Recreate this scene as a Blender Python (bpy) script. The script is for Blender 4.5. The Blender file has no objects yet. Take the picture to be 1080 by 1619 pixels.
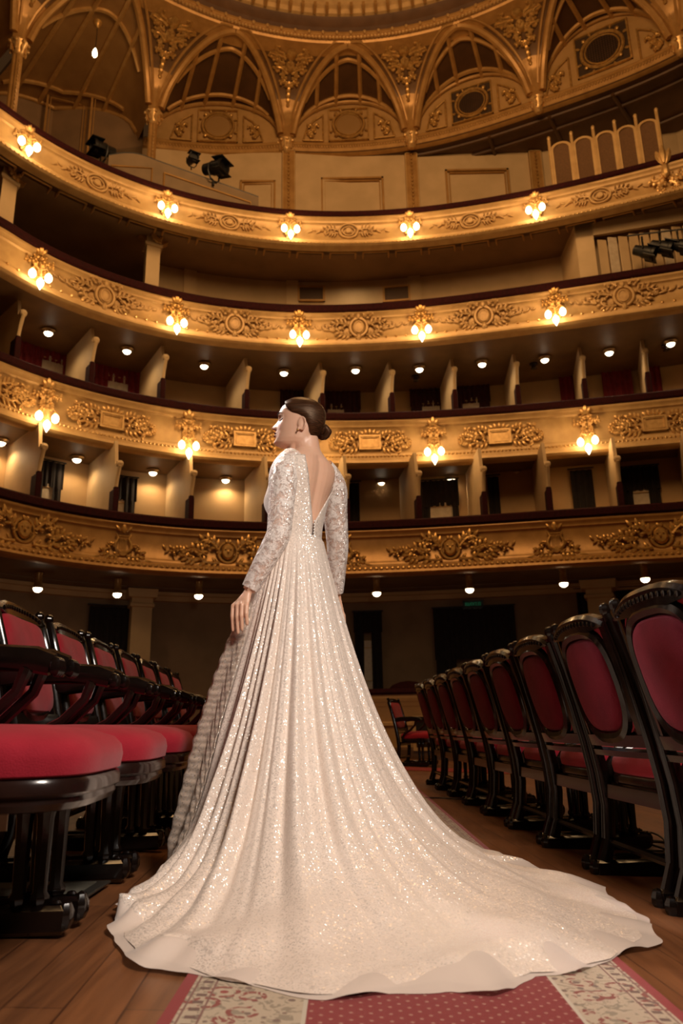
import bpy, math, random
import numpy as np
from mathutils import Vector, Matrix
PI = math.pi
rnd = random.Random(7)
scn = bpy.context.scene
COL = scn.collection

# ------------------------------------------------------------ camera, world, exposure
CAM = Vector((0, 0, .51)); FPX = 1200.0
PITCH = math.radians(15.82); ROLL = math.radians(1.1)
_F = Vector((0, math.cos(PITCH), math.sin(PITCH))); _R0 = Vector((1, 0, 0)); _U0 = _R0.cross(_F)
_R = _R0*math.cos(ROLL) - _U0*math.sin(ROLL)*1.0
_U = _U0*math.cos(ROLL) + _R0*math.sin(ROLL)
cd = bpy.data.cameras.new('camera'); cam = bpy.data.objects.new('camera', cd); COL.objects.link(cam)
cd.sensor_fit = 'VERTICAL'; cd.sensor_height = 36; cd.lens = FPX/1619*36; cd.clip_start = .02; cd.clip_end = 200
m = Matrix((_R, _U, -_F)).transposed().to_4x4(); m.translation = CAM; cam.matrix_world = m
cd.dof.use_dof = True; cd.dof.focus_distance = 2.95; cd.dof.aperture_fstop = 4.0
scn.camera = cam
scn.view_settings.view_transform = 'Standard'; scn.view_settings.look = 'None'
scn.view_settings.exposure = 0.0; scn.view_settings.gamma = 1.0; scn.view_settings.use_curve_mapping = False
w = bpy.data.worlds.new('world'); scn.world = w; w.use_nodes = True
w.node_tree.nodes['Background'].inputs[0].default_value = (1.0, .44, .15, 1)
w.node_tree.nodes['Background'].inputs[1].default_value = .035

def light(name, kind, loc, energy, color, size=.1, target=None, parent=None, spot=None, spread=None):
    l = bpy.data.lights.new(name, kind); l.energy = energy; l.color = color
    if kind == 'AREA':
        l.shape = 'DISK'; l.size = size
        if spread: l.spread = math.radians(spread)
    else: l.shadow_soft_size = size
    if spot: l.spot_size = math.radians(spot); l.spot_blend = .6
    o = bpy.data.objects.new(name, l); COL.objects.link(o); o.location = loc
    if target is not None:
        o.rotation_euler = (Vector(target)-Vector(loc)).to_track_quat('-Z', 'Y').to_euler()
    if parent: o.parent = parent
    return o
NEUT = (1.0, .87, .76)
light('studio_key_lamp', 'AREA', (.95, .2, 2.4), 36, NEUT, .7, (-.2, 2.3, .7), spread=110)
light('studio_rim_lamp', 'AREA', (-2.6, 4.3, 4.2), 2.3, (1.0, .90, .84), .4, (-.2, 2.8, 1.5), spread=16)
light('dome_fill', 'POINT', (.3, 7.2, 13.2), 520, (1.0, .54, .21), 1.2)  # added warm fill for vaults and dome; no chandelier is lit here
light('hall_fill', 'AREA', (1.0, 5.0, 12.5), 520, (1.0, .58, .25), 5.0, (.5, 12.0, 9.0))  # added unseen fill that brightens the upper balconies, not a lamp of the hall

def at(px, py, z=None, Y=None):
    """the point of the hall seen at a pixel, on the level z or at the distance Y"""
    d = _R*(px-540) + _U*(809.5-py) + _F*FPX
    k = (z-CAM.z)/d.z if z is not None else (Y-CAM.y)/d.y
    return CAM + d*k
def fz(x): return -.05*x          # the parterre floor falls towards the stage
def atf(px, py):
    p = at(px, py, z=0)
    for _ in range(4): p = at(px, py, z=fz(p.x))
    return p

# ------------------------------------------------------------ mesh helpers
class MB:
    def __init__(s): s.v = []; s.f = []
    def add(s, v, f):
        n = len(s.v); s.v += [tuple(p) for p in v]; s.f += [tuple(i+n for i in q) for q in f]; return s
    def grid(s, rows, cu=False, cv=False, cap=False):
        nr, nc = len(rows), len(rows[0]); v = [p for r in rows for p in r]; f = []
        for i in range(nr-(0 if cv else 1)):
            for j in range(nc-(0 if cu else 1)):
                a = i*nc+j; b = i*nc+(j+1) % nc; c = ((i+1) % nr)*nc+(j+1) % nc; d = ((i+1) % nr)*nc+j
                f.append((a, b, c, d))
        if cap: f.append(tuple(range(nc))[::-1]); f.append(tuple((nr-1)*nc+j for j in range(nc)))
        return s.add(v, f)
    def box(s, lo, hi, M=None):
        v = [Vector((x, y, z)) for x in (lo[0], hi[0]) for y in (lo[1], hi[1]) for z in (lo[2], hi[2])]
        if M: v = [M @ p for p in v]
        return s.add(v, [(0, 1, 3, 2), (4, 6, 7, 5), (0, 4, 5, 1), (2, 3, 7, 6), (0, 2, 6, 4), (1, 5, 7, 3)])
    def bbox(s, lo, hi, b=.01, M=None):
        """box with chamfered upright and level edges"""
        x0, y0, z0 = lo; x1, y1, z1 = hi
        rows = []
        for z, i in ((z0, b), (z0+b, 0), (z1-b, 0), (z1, b)):
            X0, X1, Y0, Y1 = x0+i, x1-i, y0+i, y1-i; c = b*.6
            r = [(X0+c, Y0, z), (X1-c, Y0, z), (X1, Y0+c, z), (X1, Y1-c, z), (X1-c, Y1, z), (X0+c, Y1, z), (X0, Y1-c, z), (X0, Y0+c, z)]
            rows.append([M @ Vector(p) if M else Vector(p) for p in r])
        return s.grid(rows, cu=True, cap=True)
    def tube(s, path, rad, n=8, cap=True, up=None):
        P = [Vector(p) for p in path]; rows = []; N = len(P)
        if not isinstance(rad, (list, tuple)): rad = [rad]*N
        nrm = None
        for i in range(N):
            t = (P[min(i+1, N-1)]-P[max(i-1, 0)]).normalized()
            if up is not None: a = t.cross(Vector(up))
            elif nrm is None: a = t.orthogonal()
            else: a = nrm - t*nrm.dot(t)
            if a.length < 1e-6: a = t.orthogonal()
            a.normalize(); nrm = a; b = t.cross(a)
            r = rad[i]; ra, rb = r if isinstance(r, (tuple, list)) else (r, r)
            rows.append([P[i]+a*(math.cos(2*PI*k/n)*ra)+b*(math.sin(2*PI*k/n)*rb) for k in range(n)])
        return s.grid(rows, cu=True, cap=cap)
    def lathe(s, prof, n=16, M=None, cap=True):
        rows = [[(Vector((r*math.cos(2*PI*k/n), r*math.sin(2*PI*k/n), z))) for k in range(n)] for r, z in prof]
        if M: rows = [[M @ p for p in r] for r in rows]
        return s.grid(rows, cu=True, cap=cap)
    def ell(s, c, r, n=10, m=6, M=None):
        c = Vector(c); rows = []
        for i in range(m+1):
            a = -PI/2+PI*i/m; ca = max(math.cos(a), .02)
            row = []
            for k in range(n):
                p = Vector((r[0]*ca*math.cos(2*PI*k/n), r[1]*ca*math.sin(2*PI*k/n), r[2]*math.sin(a)))
                row.append(c+(M @ p if M else p))
            rows.append(row)
        return s.grid(rows, cu=True, cap=True)
    def prism(s, poly, fn, t0, t1):
        """poly = [(a,b)], fn(a,b,t) -> point"""
        n = len(poly); v = [fn(a, b, t) for t in (t0, t1) for a, b in poly]
        f = [tuple(range(n))[::-1], tuple(range(n, 2*n))] + [(i, (i+1) % n, n+(i+1) % n, n+i) for i in range(n)]
        return s.add(v, f)
    def map(s, fn): s.v = [tuple(fn(Vector(p))) for p in s.v]; return s

def mesh_of(name, mb, mat, smooth=True, angle=.6):
    me = bpy.data.meshes.new(name); me.from_pydata(mb.v, [], mb.f); me.validate()
    import bmesh
    b = bmesh.new(); b.from_mesh(me); bmesh.ops.recalc_face_normals(b, faces=b.faces)
    for f_ in b.faces: f_.smooth = smooth
    if smooth:
        for e in b.edges:
            if len(e.link_faces) == 2 and e.calc_face_angle(0) > angle: e.smooth = False
    b.to_mesh(me); b.free()
    if mat: me.materials.append(mat)
    return me
def wm(o):
    M = o.matrix_basis.copy() if o.parent is None else wm(o.parent) @ o.matrix_parent_inverse @ o.matrix_basis
    return M
def obj(name, mb, mat, parent=None, smooth=True, world=False, label=None, angle=.6):
    """world=True: the geometry is in world coordinates although it has a parent"""
    o = bpy.data.objects.new(name, mesh_of(name, mb, mat, smooth, angle)); COL.objects.link(o)
    if parent:
        o.parent = parent
        if world: o.matrix_parent_inverse = wm(parent).inverted()
    if label: o['label'] = label
    return o
def tag(o, label, cat, group=None, kind=None):
    o['label'] = label; o['category'] = cat
    if group: o['group'] = group
    if kind: o['kind'] = kind
    return o
def thing(name, label, cat, loc=(0, 0, 0), rz=0, group=None):
    o = bpy.data.objects.new(name, None); COL.objects.link(o); o.empty_display_size = .1
    o.location = loc; o.rotation_euler = (0, 0, rz)
    return tag(o, label, cat, group)
def struct(name, mb, mat, smooth=True, label=None, angle=.6):
    o = obj(name, mb, mat, None, smooth, angle=angle); o['kind'] = 'structure'
    if label: o['label'] = label
    return o
def dup(root, loc, rz, label):
    r = root.copy(); COL.objects.link(r); r.location = loc; r.rotation_euler = (0, 0, rz); r['label'] = label
    for ch in list(root.children):
        c = ch.copy(); COL.objects.link(c); c.parent = r
        for g in list(ch.children):
            d = g.copy(); COL.objects.link(d); d.parent = c
    return r
ORD = ['first', 'second', 'third', 'fourth', 'fifth', 'sixth', 'seventh', 'eighth', 'ninth', 'tenth', 'eleventh', 'twelfth']

# ------------------------------------------------------------ materials
def nt(name):
    mt = bpy.data.materials.new(name); mt.use_nodes = True; t = mt.node_tree
    return mt, t, t.nodes['Principled BSDF'], t.nodes['Material Output']
def N(t, kind, **kw):
    n = t.nodes.new(kind)
    for k, v in kw.items():
        if k.startswith('i_'):
            key = k[2:].replace('_', ' '); n.inputs[int(key) if key.isdigit() else key].default_value = v
        else: setattr(n, k, v)
    return n
def L(t, a, b): t.links.new(a, b)
def c4(c): return (c[0], c[1], c[2], 1)
def setp(b, **kw):
    for k, v in kw.items(): b.inputs[k.replace('_', ' ')].default_value = v
def simple(name, c1, c2=None, scale=8, rough=.5, metal=0, bump=0, bscale=60, coat=0, sheen=0, detail=4, emit=None, spec=.5):
    mt, t, b, o = nt(name); setp(b, Roughness=rough, Metallic=metal)
    b.inputs['Base Color'].default_value = c4(c1); b.inputs['Coat Weight'].default_value = coat
    b.inputs['Coat Roughness'].default_value = .08; b.inputs['Sheen Weight'].default_value = sheen
    b.inputs['Specular IOR Level'].default_value = spec
    tc = N(t, 'ShaderNodeTexCoord')
    if c2:
        n = N(t, 'ShaderNodeTexNoise', i_Scale=scale, i_Detail=detail); L(t, tc.outputs['Object'], n.inputs['Vector'])
        r = N(t, 'ShaderNodeValToRGB'); r.color_ramp.elements[0].position = .35; r.color_ramp.elements[1].position = .65
        r.color_ramp.elements[0].color = c4(c1); r.color_ramp.elements[1].color = c4(c2)
        L(t, n.outputs['Fac'], r.inputs['Fac']); L(t, r.outputs['Color'], b.inputs['Base Color'])
    if bump:
        n2 = N(t, 'ShaderNodeTexNoise', i_Scale=bscale, i_Detail=3); L(t, tc.outputs['Object'], n2.inputs['Vector'])
        bp = N(t, 'ShaderNodeBump', i_Strength=bump, i_Distance=.01); L(t, n2.outputs['Fac'], bp.inputs['Height'])
        L(t, bp.outputs['Normal'], b.inputs['Normal'])
    if emit:
        b.inputs['Emission Color'].default_value = c4(emit[0]); b.inputs['Emission Strength'].default_value = emit[1]
    return mt
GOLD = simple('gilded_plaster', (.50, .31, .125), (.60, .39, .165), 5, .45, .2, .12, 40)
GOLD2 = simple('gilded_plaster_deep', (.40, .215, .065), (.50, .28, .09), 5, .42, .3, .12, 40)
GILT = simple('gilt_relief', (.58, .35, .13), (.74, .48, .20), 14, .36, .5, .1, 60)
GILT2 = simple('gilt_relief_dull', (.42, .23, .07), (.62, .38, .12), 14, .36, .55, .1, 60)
GOLDR = simple('gilded_relief_soft', (.42, .25, .095), (.54, .34, .135), 10, .45, .2, .1, 60)
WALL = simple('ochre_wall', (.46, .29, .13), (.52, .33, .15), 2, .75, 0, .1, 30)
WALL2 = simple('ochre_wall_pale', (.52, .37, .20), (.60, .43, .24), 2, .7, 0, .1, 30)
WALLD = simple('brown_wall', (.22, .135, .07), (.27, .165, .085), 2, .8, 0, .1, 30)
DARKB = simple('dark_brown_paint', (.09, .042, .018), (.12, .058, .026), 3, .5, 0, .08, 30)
VAULT = simple('brown_vault_paint', (.07, .032, .012), (.095, .043, .016), 3, .42, .1, .08, 30)
SOFF = simple('brown_soffit', (.15, .085, .04), (.19, .11, .05), 3, .55, 0, .06, 20)
MOLD = simple('gold_moulding', (.50, .28, .09), (.58, .35, .13), 8, .38, .35)
VELV = simple('oxblood_velvet', (.020, .0015, .0022), (.034, .002, .0035), 20, .85, 0, .25, 220, spec=.2)
RED = simple('red_velvet', (.27, .008, .020), (.34, .012, .028), 9, .8, 0, .3, 350, sheen=.10, spec=.2)
RED_SHADED = simple('red_velvet_shaded', (.13, .004, .014), (.17, .006, .019), 9, .85, 0, .3, 350, sheen=.03, spec=.2)  # red velvet darkened: shade on the chair backs put into the colour
CURT = simple('dark_curtain', (.035, .006, .006), (.055, .008, .009), 10, .9, 0, .2, 60, sheen=.03)
CURTR = simple('red_curtain', (.17, .008, .012), (.22, .012, .018), 10, .85, 0, .2, 60, sheen=.05)
CURTB = simple('black_curtain', (.010, .006, .005), (.016, .009, .007), 10, .9, 0, .2, 60)
LACQ = simple('black_lacquer', (.004, .0025, .002), (.008, .004, .003), 12, .20, 0, .04, 40, coat=.3, spec=.35)
LACQ2 = simple('brown_black_lacquer', (.012, .005, .004), (.02, .008, .006), 12, .22, 0, .04, 40, coat=.4, spec=.4)
BLACK = simple('black_metal', (.012, .012, .013), None, 8, .45, .3)
GLOBE = simple('lit_globe', (1, .9, .7), None, rough=.4, emit=((1, .80, .48), 9))
BULB = simple('lit_bulb', (1, .9, .7), None, rough=.4, emit=((1, .84, .58), 8))
STEEL = simple('steel_rim', (.45, .36, .26), None, rough=.3, metal=.8)
PAPER = simple('pale_paper', (.62, .52, .38), (.52, .42, .30), 12, .8)
PAPERW = simple('white_paper', (.8, .78, .74), None, rough=.8)
CLOTHG = simple('grey_blue_cloth', (.045, .055, .075), (.075, .085, .11), 14, .9, 0, .4, 90)
CABLE = simple('black_rubber', (.012, .012, .012), None, rough=.5)
GREENS = simple('green_sign_text', (.0, .2, .08), None, rough=.6, emit=((.02, .40, .16), .12))
SIGNB = simple('green_black_sign', (.003, .016, .010), None, rough=.4)

def wood_floor():
    mt, t, b, o = nt('parquet_boards'); tc = N(t, 'ShaderNodeTexCoord')
    mp = N(t, 'ShaderNodeMapping'); mp.inputs['Rotation'].default_value = (0, 0, math.radians(90-3))
    L(t, tc.outputs['Object'], mp.inputs['Vector'])
    br = N(t, 'ShaderNodeTexBrick', i_Scale=1.0, i_Mortar_Size=.0025, i_Brick_Width=1.6, i_Row_Height=.11)
    br.inputs['Color1'].default_value = (.34, .34, .34, 1); br.inputs['Color2'].default_value = (.72, .72, .72, 1); br.inputs['Mortar'].default_value = (.08, .08, .08, 1)
    L(t, mp.outputs['Vector'], br.inputs['Vector'])
    mp2 = N(t, 'ShaderNodeMapping'); mp2.inputs['Scale'].default_value = (26, 1.8, 4); L(t, tc.outputs['Object'], mp2.inputs['Vector'])
    n = N(t, 'ShaderNodeTexNoise', i_Scale=1.6, i_Detail=8, i_Distortion=.6); L(t, mp2.outputs['Vector'], n.inputs['Vector'])
    n3 = N(t, 'ShaderNodeTexNoise', i_Scale=1.3, i_Detail=5); L(t, tc.outputs['Object'], n3.inputs['Vector'])
    r = N(t, 'ShaderNodeValToRGB'); e = r.color_ramp.elements
    e[0].position = .25; e[0].color = (.060, .020, .008, 1); e[1].position = .8; e[1].color = (.27, .105, .038, 1)
    m1 = N(t, 'ShaderNodeMath', operation='MULTIPLY_ADD'); m1.inputs[1].default_value = .45; L(t, br.outputs['Color'], m1.inputs[0])
    m2 = N(t, 'ShaderNodeMath', operation='MULTIPLY'); m2.inputs[1].default_value = .62; L(t, n.outputs['Fac'], m2.inputs[0])
    L(t, m2.outputs[0], m1.inputs[2]); L(t, m1.outputs[0], r.inputs['Fac']); L(t, r.outputs['Color'], b.inputs['Base Color'])
    rr = N(t, 'ShaderNodeMapRange', i_3=.28, i_4=.55); L(t, n3.outputs['Fac'], rr.inputs['Value']); L(t, rr.outputs[0], b.inputs['Roughness'])
    bp = N(t, 'ShaderNodeBump', i_Strength=.12, i_Distance=.004); L(t, br.outputs['Fac'], bp.inputs['Height']); bp.invert = True
    L(t, bp.outputs['Normal'], b.inputs['Normal'])
    return mt
FLOOR = wood_floor()

def carpet_mat():
    """cream borders with scrolling motifs, red field with a lattice of small dots; bands run along Y"""
    mt, t, b, o = nt('patterned_carpet'); setp(b, Roughness=.95); b.inputs['Sheen Weight'].default_value = .2
    tc = N(t, 'ShaderNodeTexCoord'); sx = N(t, 'ShaderNodeSeparateXYZ'); L(t, tc.outputs['Object'], sx.inputs[0])
    def M(op, a, b_=None, c=None):
        n = N(t, 'ShaderNodeMath', operation=op)
        for i, x in enumerate((a, b_, c)):
            if x is None: continue
            if isinstance(x, (int, float)): n.inputs[i].default_value = x
            else: L(t, x, n.inputs[i])
        return n.outputs[0]
    X, Y = sx.outputs[0], sx.outputs[1]
    def mix(f, a, b_):
        n = N(t, 'ShaderNodeMix', data_type='RGBA'); L(t, f, n.inputs[0])
        for i, x in ((6, a), (7, b_)):
            if isinstance(x, tuple): n.inputs[i].default_value = x
            else: L(t, x, n.inputs[i])
        return n.outputs[2]
    def band(v, lo, hi): return M('MULTIPLY', M('GREATER_THAN', v, lo), M('LESS_THAN', v, hi))
    # dots on a diamond lattice
    s = .026
    u = M('FRACT', M('DIVIDE', M('ADD', X, Y), s*1.4)); v = M('FRACT', M('DIVIDE', M('SUBTRACT', X, Y), s*1.4))
    du = M('SUBTRACT', u, .5); dv = M('SUBTRACT', v, .5)
    dist = M('ADD', M('MULTIPLY', du, du), M('MULTIPLY', dv, dv)); dot = M('LESS_THAN', dist, .022)
    field = mix(dot, (.24, .022, .022, 1), (.42, .20, .15, 1))
    # motifs of the borders
    vo = N(t, 'ShaderNodeTexVoronoi', i_Scale=13, feature='F1'); L(t, tc.outputs['Object'], vo.inputs['Vector'])
    vd = N(t, 'ShaderNodeTexVoronoi', i_Scale=30, feature='F1'); L(t, tc.outputs['Object'], vd.inputs['Vector'])
    no = N(t, 'ShaderNodeTexNoise', i_Scale=34, i_Detail=2, i_Distortion=1.6); L(t, tc.outputs['Object'], no.inputs['Vector'])
    ring = band(vo.outputs['Distance'], .30, .42); core = M('LESS_THAN', vo.outputs['Distance'], .12)
    cream = mix(M('GREATER_THAN', no.outputs['Fac'], .56), (.50, .40, .29, 1), (.30, .24, .17, 1))
    cream = mix(M('LESS_THAN', vd.outputs['Distance'], .22), cream, (.20, .13, .10, 1))
    cream = mix(M('MULTIPLY', ring, M('GREATER_THAN', no.outputs['Fac'], .47)), cream, (.26, .06, .045, 1))
    cream = mix(core, cream, (.30, .05, .04, 1))
    # guard lines and bands
    XL0, XL1, XR1, XR0 = -.34, -.085, .425, .635
    dl = M('MINIMUM', M('SUBTRACT', X, XL0), M('SUBTRACT', XR0, X))       # distance from the outer edge
    col = cream
    fr = M('GREATER_THAN', M('FRACT', M('MULTIPLY', Y, 26)), .6)
    col = mix(M('MULTIPLY', band(dl, .045, .065), fr), col, (.16, .09, .07, 1))
    col = mix(band(dl, .034, .038), col, (.22, .10, .08, 1)); col = mix(band(dl, .070, .074), col, (.22, .10, .08, 1))
    inn = band(X, XL1, XR1)
    col = mix(inn, col, field)
    di = M('MINIMUM', M('ABSOLUTE', M('SUBTRACT', X, XL1)), M('ABSOLUTE', M('SUBTRACT', X, XR1)))
    col = mix(M('LESS_THAN', di, .004), col, (.55, .48, .38, 1))
    col = mix(band(dl, -1, .028), col, (.27, .025, .025, 1))
    L(t, col, b.inputs['Base Color'])
    n2 = N(t, 'ShaderNodeTexNoise', i_Scale=600, i_Detail=2); L(t, tc.outputs['Object'], n2.inputs['Vector'])
    bp = N(t, 'ShaderNodeBump', i_Strength=.5, i_Distance=.003); L(t, n2.outputs['Fac'], bp.inputs['Height']); L(t, bp.outputs['Normal'], b.inputs['Normal'])
    return mt
CARPET = carpet_mat()

def sequin_mat(name, base, base2, scale=190, tilt=.9, share=.5, alpha=None, lattice=False, flowers=False, rough=.3):
    """fabric set with tiny tilted sequins; alpha = opacity of the ground net between them"""
    mt, t, b, o = nt(name); tc = N(t, 'ShaderNodeTexCoord'); geo = N(t, 'ShaderNodeNewGeometry')
    vo = N(t, 'ShaderNodeTexVoronoi', i_Scale=scale); L(t, tc.outputs['Object'], vo.inputs['Vector'])
    sub = N(t, 'ShaderNodeVectorMath', operation='SUBTRACT'); L(t, vo.outputs['Color'], sub.inputs[0]); sub.inputs[1].default_value = (.5, .5, .5)
    sc = N(t, 'ShaderNodeVectorMath', operation='SCALE'); L(t, sub.outputs[0], sc.inputs[0]); sc.inputs['Scale'].default_value = tilt
    ad = N(t, 'ShaderNodeVectorMath', operation='ADD'); L(t, geo.outputs['Normal'], ad.inputs[0]); L(t, sc.outputs[0], ad.inputs[1])
    no = N(t, 'ShaderNodeVectorMath', operation='NORMALIZE'); L(t, ad.outputs[0], no.inputs[0])
    sep = N(t, 'ShaderNodeSeparateColor'); L(t, vo.outputs['Color'], sep.inputs[0])
    isq = N(t, 'ShaderNodeMath', operation='LESS_THAN'); L(t, sep.outputs[0], isq.inputs[0]); isq.inputs[1].default_value = share
    nz = N(t, 'ShaderNodeTexNoise', i_Scale=9, i_Detail=4); L(t, tc.outputs['Object'], nz.inputs['Vector'])
    mx = N(t, 'ShaderNodeMix', data_type='RGBA'); L(t, nz.outputs['Fac'], mx.inputs[0]); mx.inputs[6].default_value = c4(base); mx.inputs[7].default_value = c4(base2)
    col = mx.outputs[2]
    if lattice:
        sp = N(t, 'ShaderNodeSeparateXYZ'); L(t, tc.outputs['Object'], sp.inputs[0])
        wv = N(t, 'ShaderNodeTexWave', wave_type='BANDS', bands_direction='Z', i_Scale=14, i_Distortion=3.0); L(t, tc.outputs['Object'], wv.inputs['Vector'])
        m3 = N(t, 'ShaderNodeMix', data_type='RGBA'); L(t, wv.outputs['Fac'], m3.inputs[0]); m3.inputs[6].default_value = c4([x*.62 for x in base]); L(t, col, m3.inputs[7]); col = m3.outputs[2]
    L(t, col, b.inputs['Base Color']); setp(b, Roughness=.75); b.inputs['Sheen Weight'].default_value = .25
    gl = N(t, 'ShaderNodeBsdfPrincipled'); gl.inputs['Base Color'].default_value = (.97, .91, .85, 1); setp(gl, Roughness=rough, Metallic=.55)
    L(t, no.outputs[0], gl.inputs['Normal'])
    ms = N(t, 'ShaderNodeMixShader'); L(t, b.outputs[0], ms.inputs[1]); L(t, gl.outputs[0], ms.inputs[2])
    ml = N(t, 'ShaderNodeMath', operation='MULTIPLY'); L(t, isq.outputs[0], ml.inputs[0]); ml.inputs[1].default_value = .5
    L(t, ml.outputs[0], ms.inputs[0]); out = ms.outputs[0]
    if alpha is not None:
        tr = N(t, 'ShaderNodeBsdfTransparent'); m2 = N(t, 'ShaderNodeMixShader')
        if flowers:
            n1 = N(t, 'ShaderNodeTexNoise', i_Scale=26, i_Detail=3, i_Distortion=2.2); L(t, tc.outputs['Object'], n1.inputs['Vector'])
            r = N(t, 'ShaderNodeValToRGB'); e = r.color_ramp.elements; e[0].position = .44; e[1].position = .54
            e[0].color = (alpha, alpha, alpha, 1); e[1].color = (.93, .93, .93, 1); L(t, n1.outputs['Fac'], r.inputs['Fac'])
            mm = N(t, 'ShaderNodeMath', operation='MAXIMUM'); L(t, r.outputs['Color'], mm.inputs[0])
            k = N(t, 'ShaderNodeMath', operation='MULTIPLY'); L(t, isq.outputs[0], k.inputs[0]); k.inputs[1].default_value = .75; L(t, k.outputs[0], mm.inputs[1])
            L(t, mm.outputs[0], m2.inputs[0])
        else: m2.inputs[0].default_value = alpha
        L(t, tr.outputs[0], m2.inputs[1]); L(t, out, m2.inputs[2]); out = m2.outputs[0]
    L(t, out, o.inputs['Surface'])
    return mt
DRESS = sequin_mat('sequinned_ivory_cloth', (.74, .62, .53), (.80, .69, .61), 300, 1.05, .42)
PANEL = sequin_mat('netted_sequin_panel', (.52, .40, .31), (.62, .49, .39), 210, 1.0, .42, lattice=True)
LACE = sequin_mat('beaded_lace', (.80, .72, .66), (.86, .80, .76), 330, 1.1, .36, alpha=.30, flowers=True)
BODICE = sequin_mat('beaded_bodice', (.68, .56, .47), (.80, .70, .62), 300, 1.1, .45)
def organza():
    mt, t, b, o = nt('sheer_organza'); setp(b, Roughness=.6); b.inputs['Base Color'].default_value = (.80, .68, .60, 1); b.inputs['Sheen Weight'].default_value = .5
    tr = N(t, 'ShaderNodeBsdfTransparent'); m2 = N(t, 'ShaderNodeMixShader', i_0=.82); L(t, tr.outputs[0], m2.inputs[1]); L(t, b.outputs[0], m2.inputs[2]); L(t, m2.outputs[0], o.inputs['Surface'])
    return mt
ORGANZA = organza()
def skin_mat():
    mt, t, b, o = nt('skin'); setp(b, Roughness=.42); b.inputs['Subsurface Weight'].default_value = .12; b.inputs['Subsurface Scale'].default_value = .012
    b.inputs['Subsurface Radius'].default_value = (1, .35, .2)
    tc = N(t, 'ShaderNodeTexCoord'); n = N(t, 'ShaderNodeTexNoise', i_Scale=10, i_Detail=3); L(t, tc.outputs['Object'], n.inputs['Vector'])
    m = N(t, 'ShaderNodeMix', data_type='RGBA'); L(t, n.outputs['Fac'], m.inputs[0]); m.inputs[6].default_value = (.68, .40, .27, 1); m.inputs[7].default_value = (.75, .46, .32, 1)
    L(t, m.outputs[2], b.inputs['Base Color']); b.inputs['Coat Weight'].default_value = .12; b.inputs['Coat Roughness'].default_value = .35
    return mt
SKIN = skin_mat()
LIPS = simple('dark_red_lips', (.13, .012, .014), None, rough=.25)
EYEM = simple('dark_lashes', (.012, .008, .006), None, rough=.5)
def hair_mat():
    mt, t, b, o = nt('smooth_brown_hair'); setp(b, Roughness=.38); b.inputs['Specular IOR Level'].default_value = .35; b.inputs['Specular Tint'].default_value = (1, .72, .5, 1); b.inputs['Anisotropic'].default_value = .6
    tc = N(t, 'ShaderNodeTexCoord'); mp = N(t, 'ShaderNodeMapping'); mp.inputs['Rotation'].default_value = (0, math.radians(-32), 0); mp.inputs['Scale'].default_value = (10, 60, 420)
    L(t, tc.outputs['Object'], mp.inputs['Vector']); n = N(t, 'ShaderNodeTexNoise', i_Scale=1.0, i_Detail=4); L(t, mp.outputs['Vector'], n.inputs['Vector'])
    r = N(t, 'ShaderNodeValToRGB'); e = r.color_ramp.elements; e[0].position = .3; e[0].color = (.012, .005, .0025, 1); e[1].position = .72; e[1].color = (.075, .030, .013, 1)
    L(t, n.outputs['Fac'], r.inputs['Fac']); L(t, r.outputs['Color'], b.inputs['Base Color'])
    bp = N(t, 'ShaderNodeBump', i_Strength=.4, i_Distance=.002); L(t, n.outputs['Fac'], bp.inputs['Height']); L(t, bp.outputs['Normal'], b.inputs['Normal'])
    return mt
HAIR = hair_mat()

# ------------------------------------------------------------ plan of the horseshoe
S = 14.3/15*1.0
K = 1.0593                       # building scale
CX, CY = .5, 4.2
HT = {'A': (10.01*K, 9.31*K), 'B': (7.68*K, 6.93*K), 'C': (5.65*K, 4.72*K), 'D': (3.32*K, 2.50*K)}
EDGE = {
 'A': ([(0,184),(135,255),(260,302),(450,344),(540,349),(655,340),(840,305),(1080,260)], [(0,239),(50,262),(150,312),(260,355),(350,377),(450,392),(540,397),(640,392),(740,375),(840,356),(1040,315)]),
 'B': ([(75,400),(200,457),(265,475),(465,495),(540,496),(660,487),(865,460),(1080,430)], [(0,435),(75,470),(270,527),(350,542),(470,554),(540,555),(670,547),(790,530),(885,517),(1080,492)]),
 'C': ([(0,575),(85,600),(200,630),(300,650),(430,665),(540,670),(680,664),(910,645),(1080,632)], [(0,665),(100,692),(280,725),(430,737),(540,739),(690,732),(940,716),(1080,705)]),
 'D': ([(0,786),(185,819),(400,840),(550,842),(870,825),(1080,816)], [(0,882),(185,903),(385,914),(550,915),(790,897),(1080,882)])}
FIT = {}
for k, (tp, bt) in EDGE.items():
    th, rr = [], []
    for h, pts in zip(HT[k], (tp, bt)):
        for x, y in pts:
            p = at(x, y, z=CAM.z+h); th.append(math.atan2(p.x-CX, p.y-CY)); rr.append(math.hypot(p.x-CX, p.y-CY))
    FIT[k] = (np.polyfit(th, rr, 3), min(th), max(th))
def front(k, th):
    c, a, b = FIT[k]
    if a <= th <= b: return float(np.polyval(c, th))
    e = a if th < a else b; d = np.polyder(c)
    return float(np.polyval(c, e)+np.polyval(d, e)*(th-e)*.6)
def pos(k, th, e, z):
    r = front(k, th)-e; return Vector((CX+r*math.sin(th), CY+r*math.cos(th), z))
def th_at(k, px, py, z):
    p = at(px, py, z=z); return math.atan2(p.x-CX, p.y-CY)
TH0, TH1 = -.98, .86
def on_tier(k, e, px, py, z):
    lo, hi = -1.1, 1.1; p = at(px, py, z=z); bear = math.atan2(p.x, p.y)
    for _ in range(40):
        mid = (lo+hi)/2; q = pos(k, mid, e, z)
        if math.atan2(q.x, q.y) < bear: lo = mid
        else: hi = mid
    return lo
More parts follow.
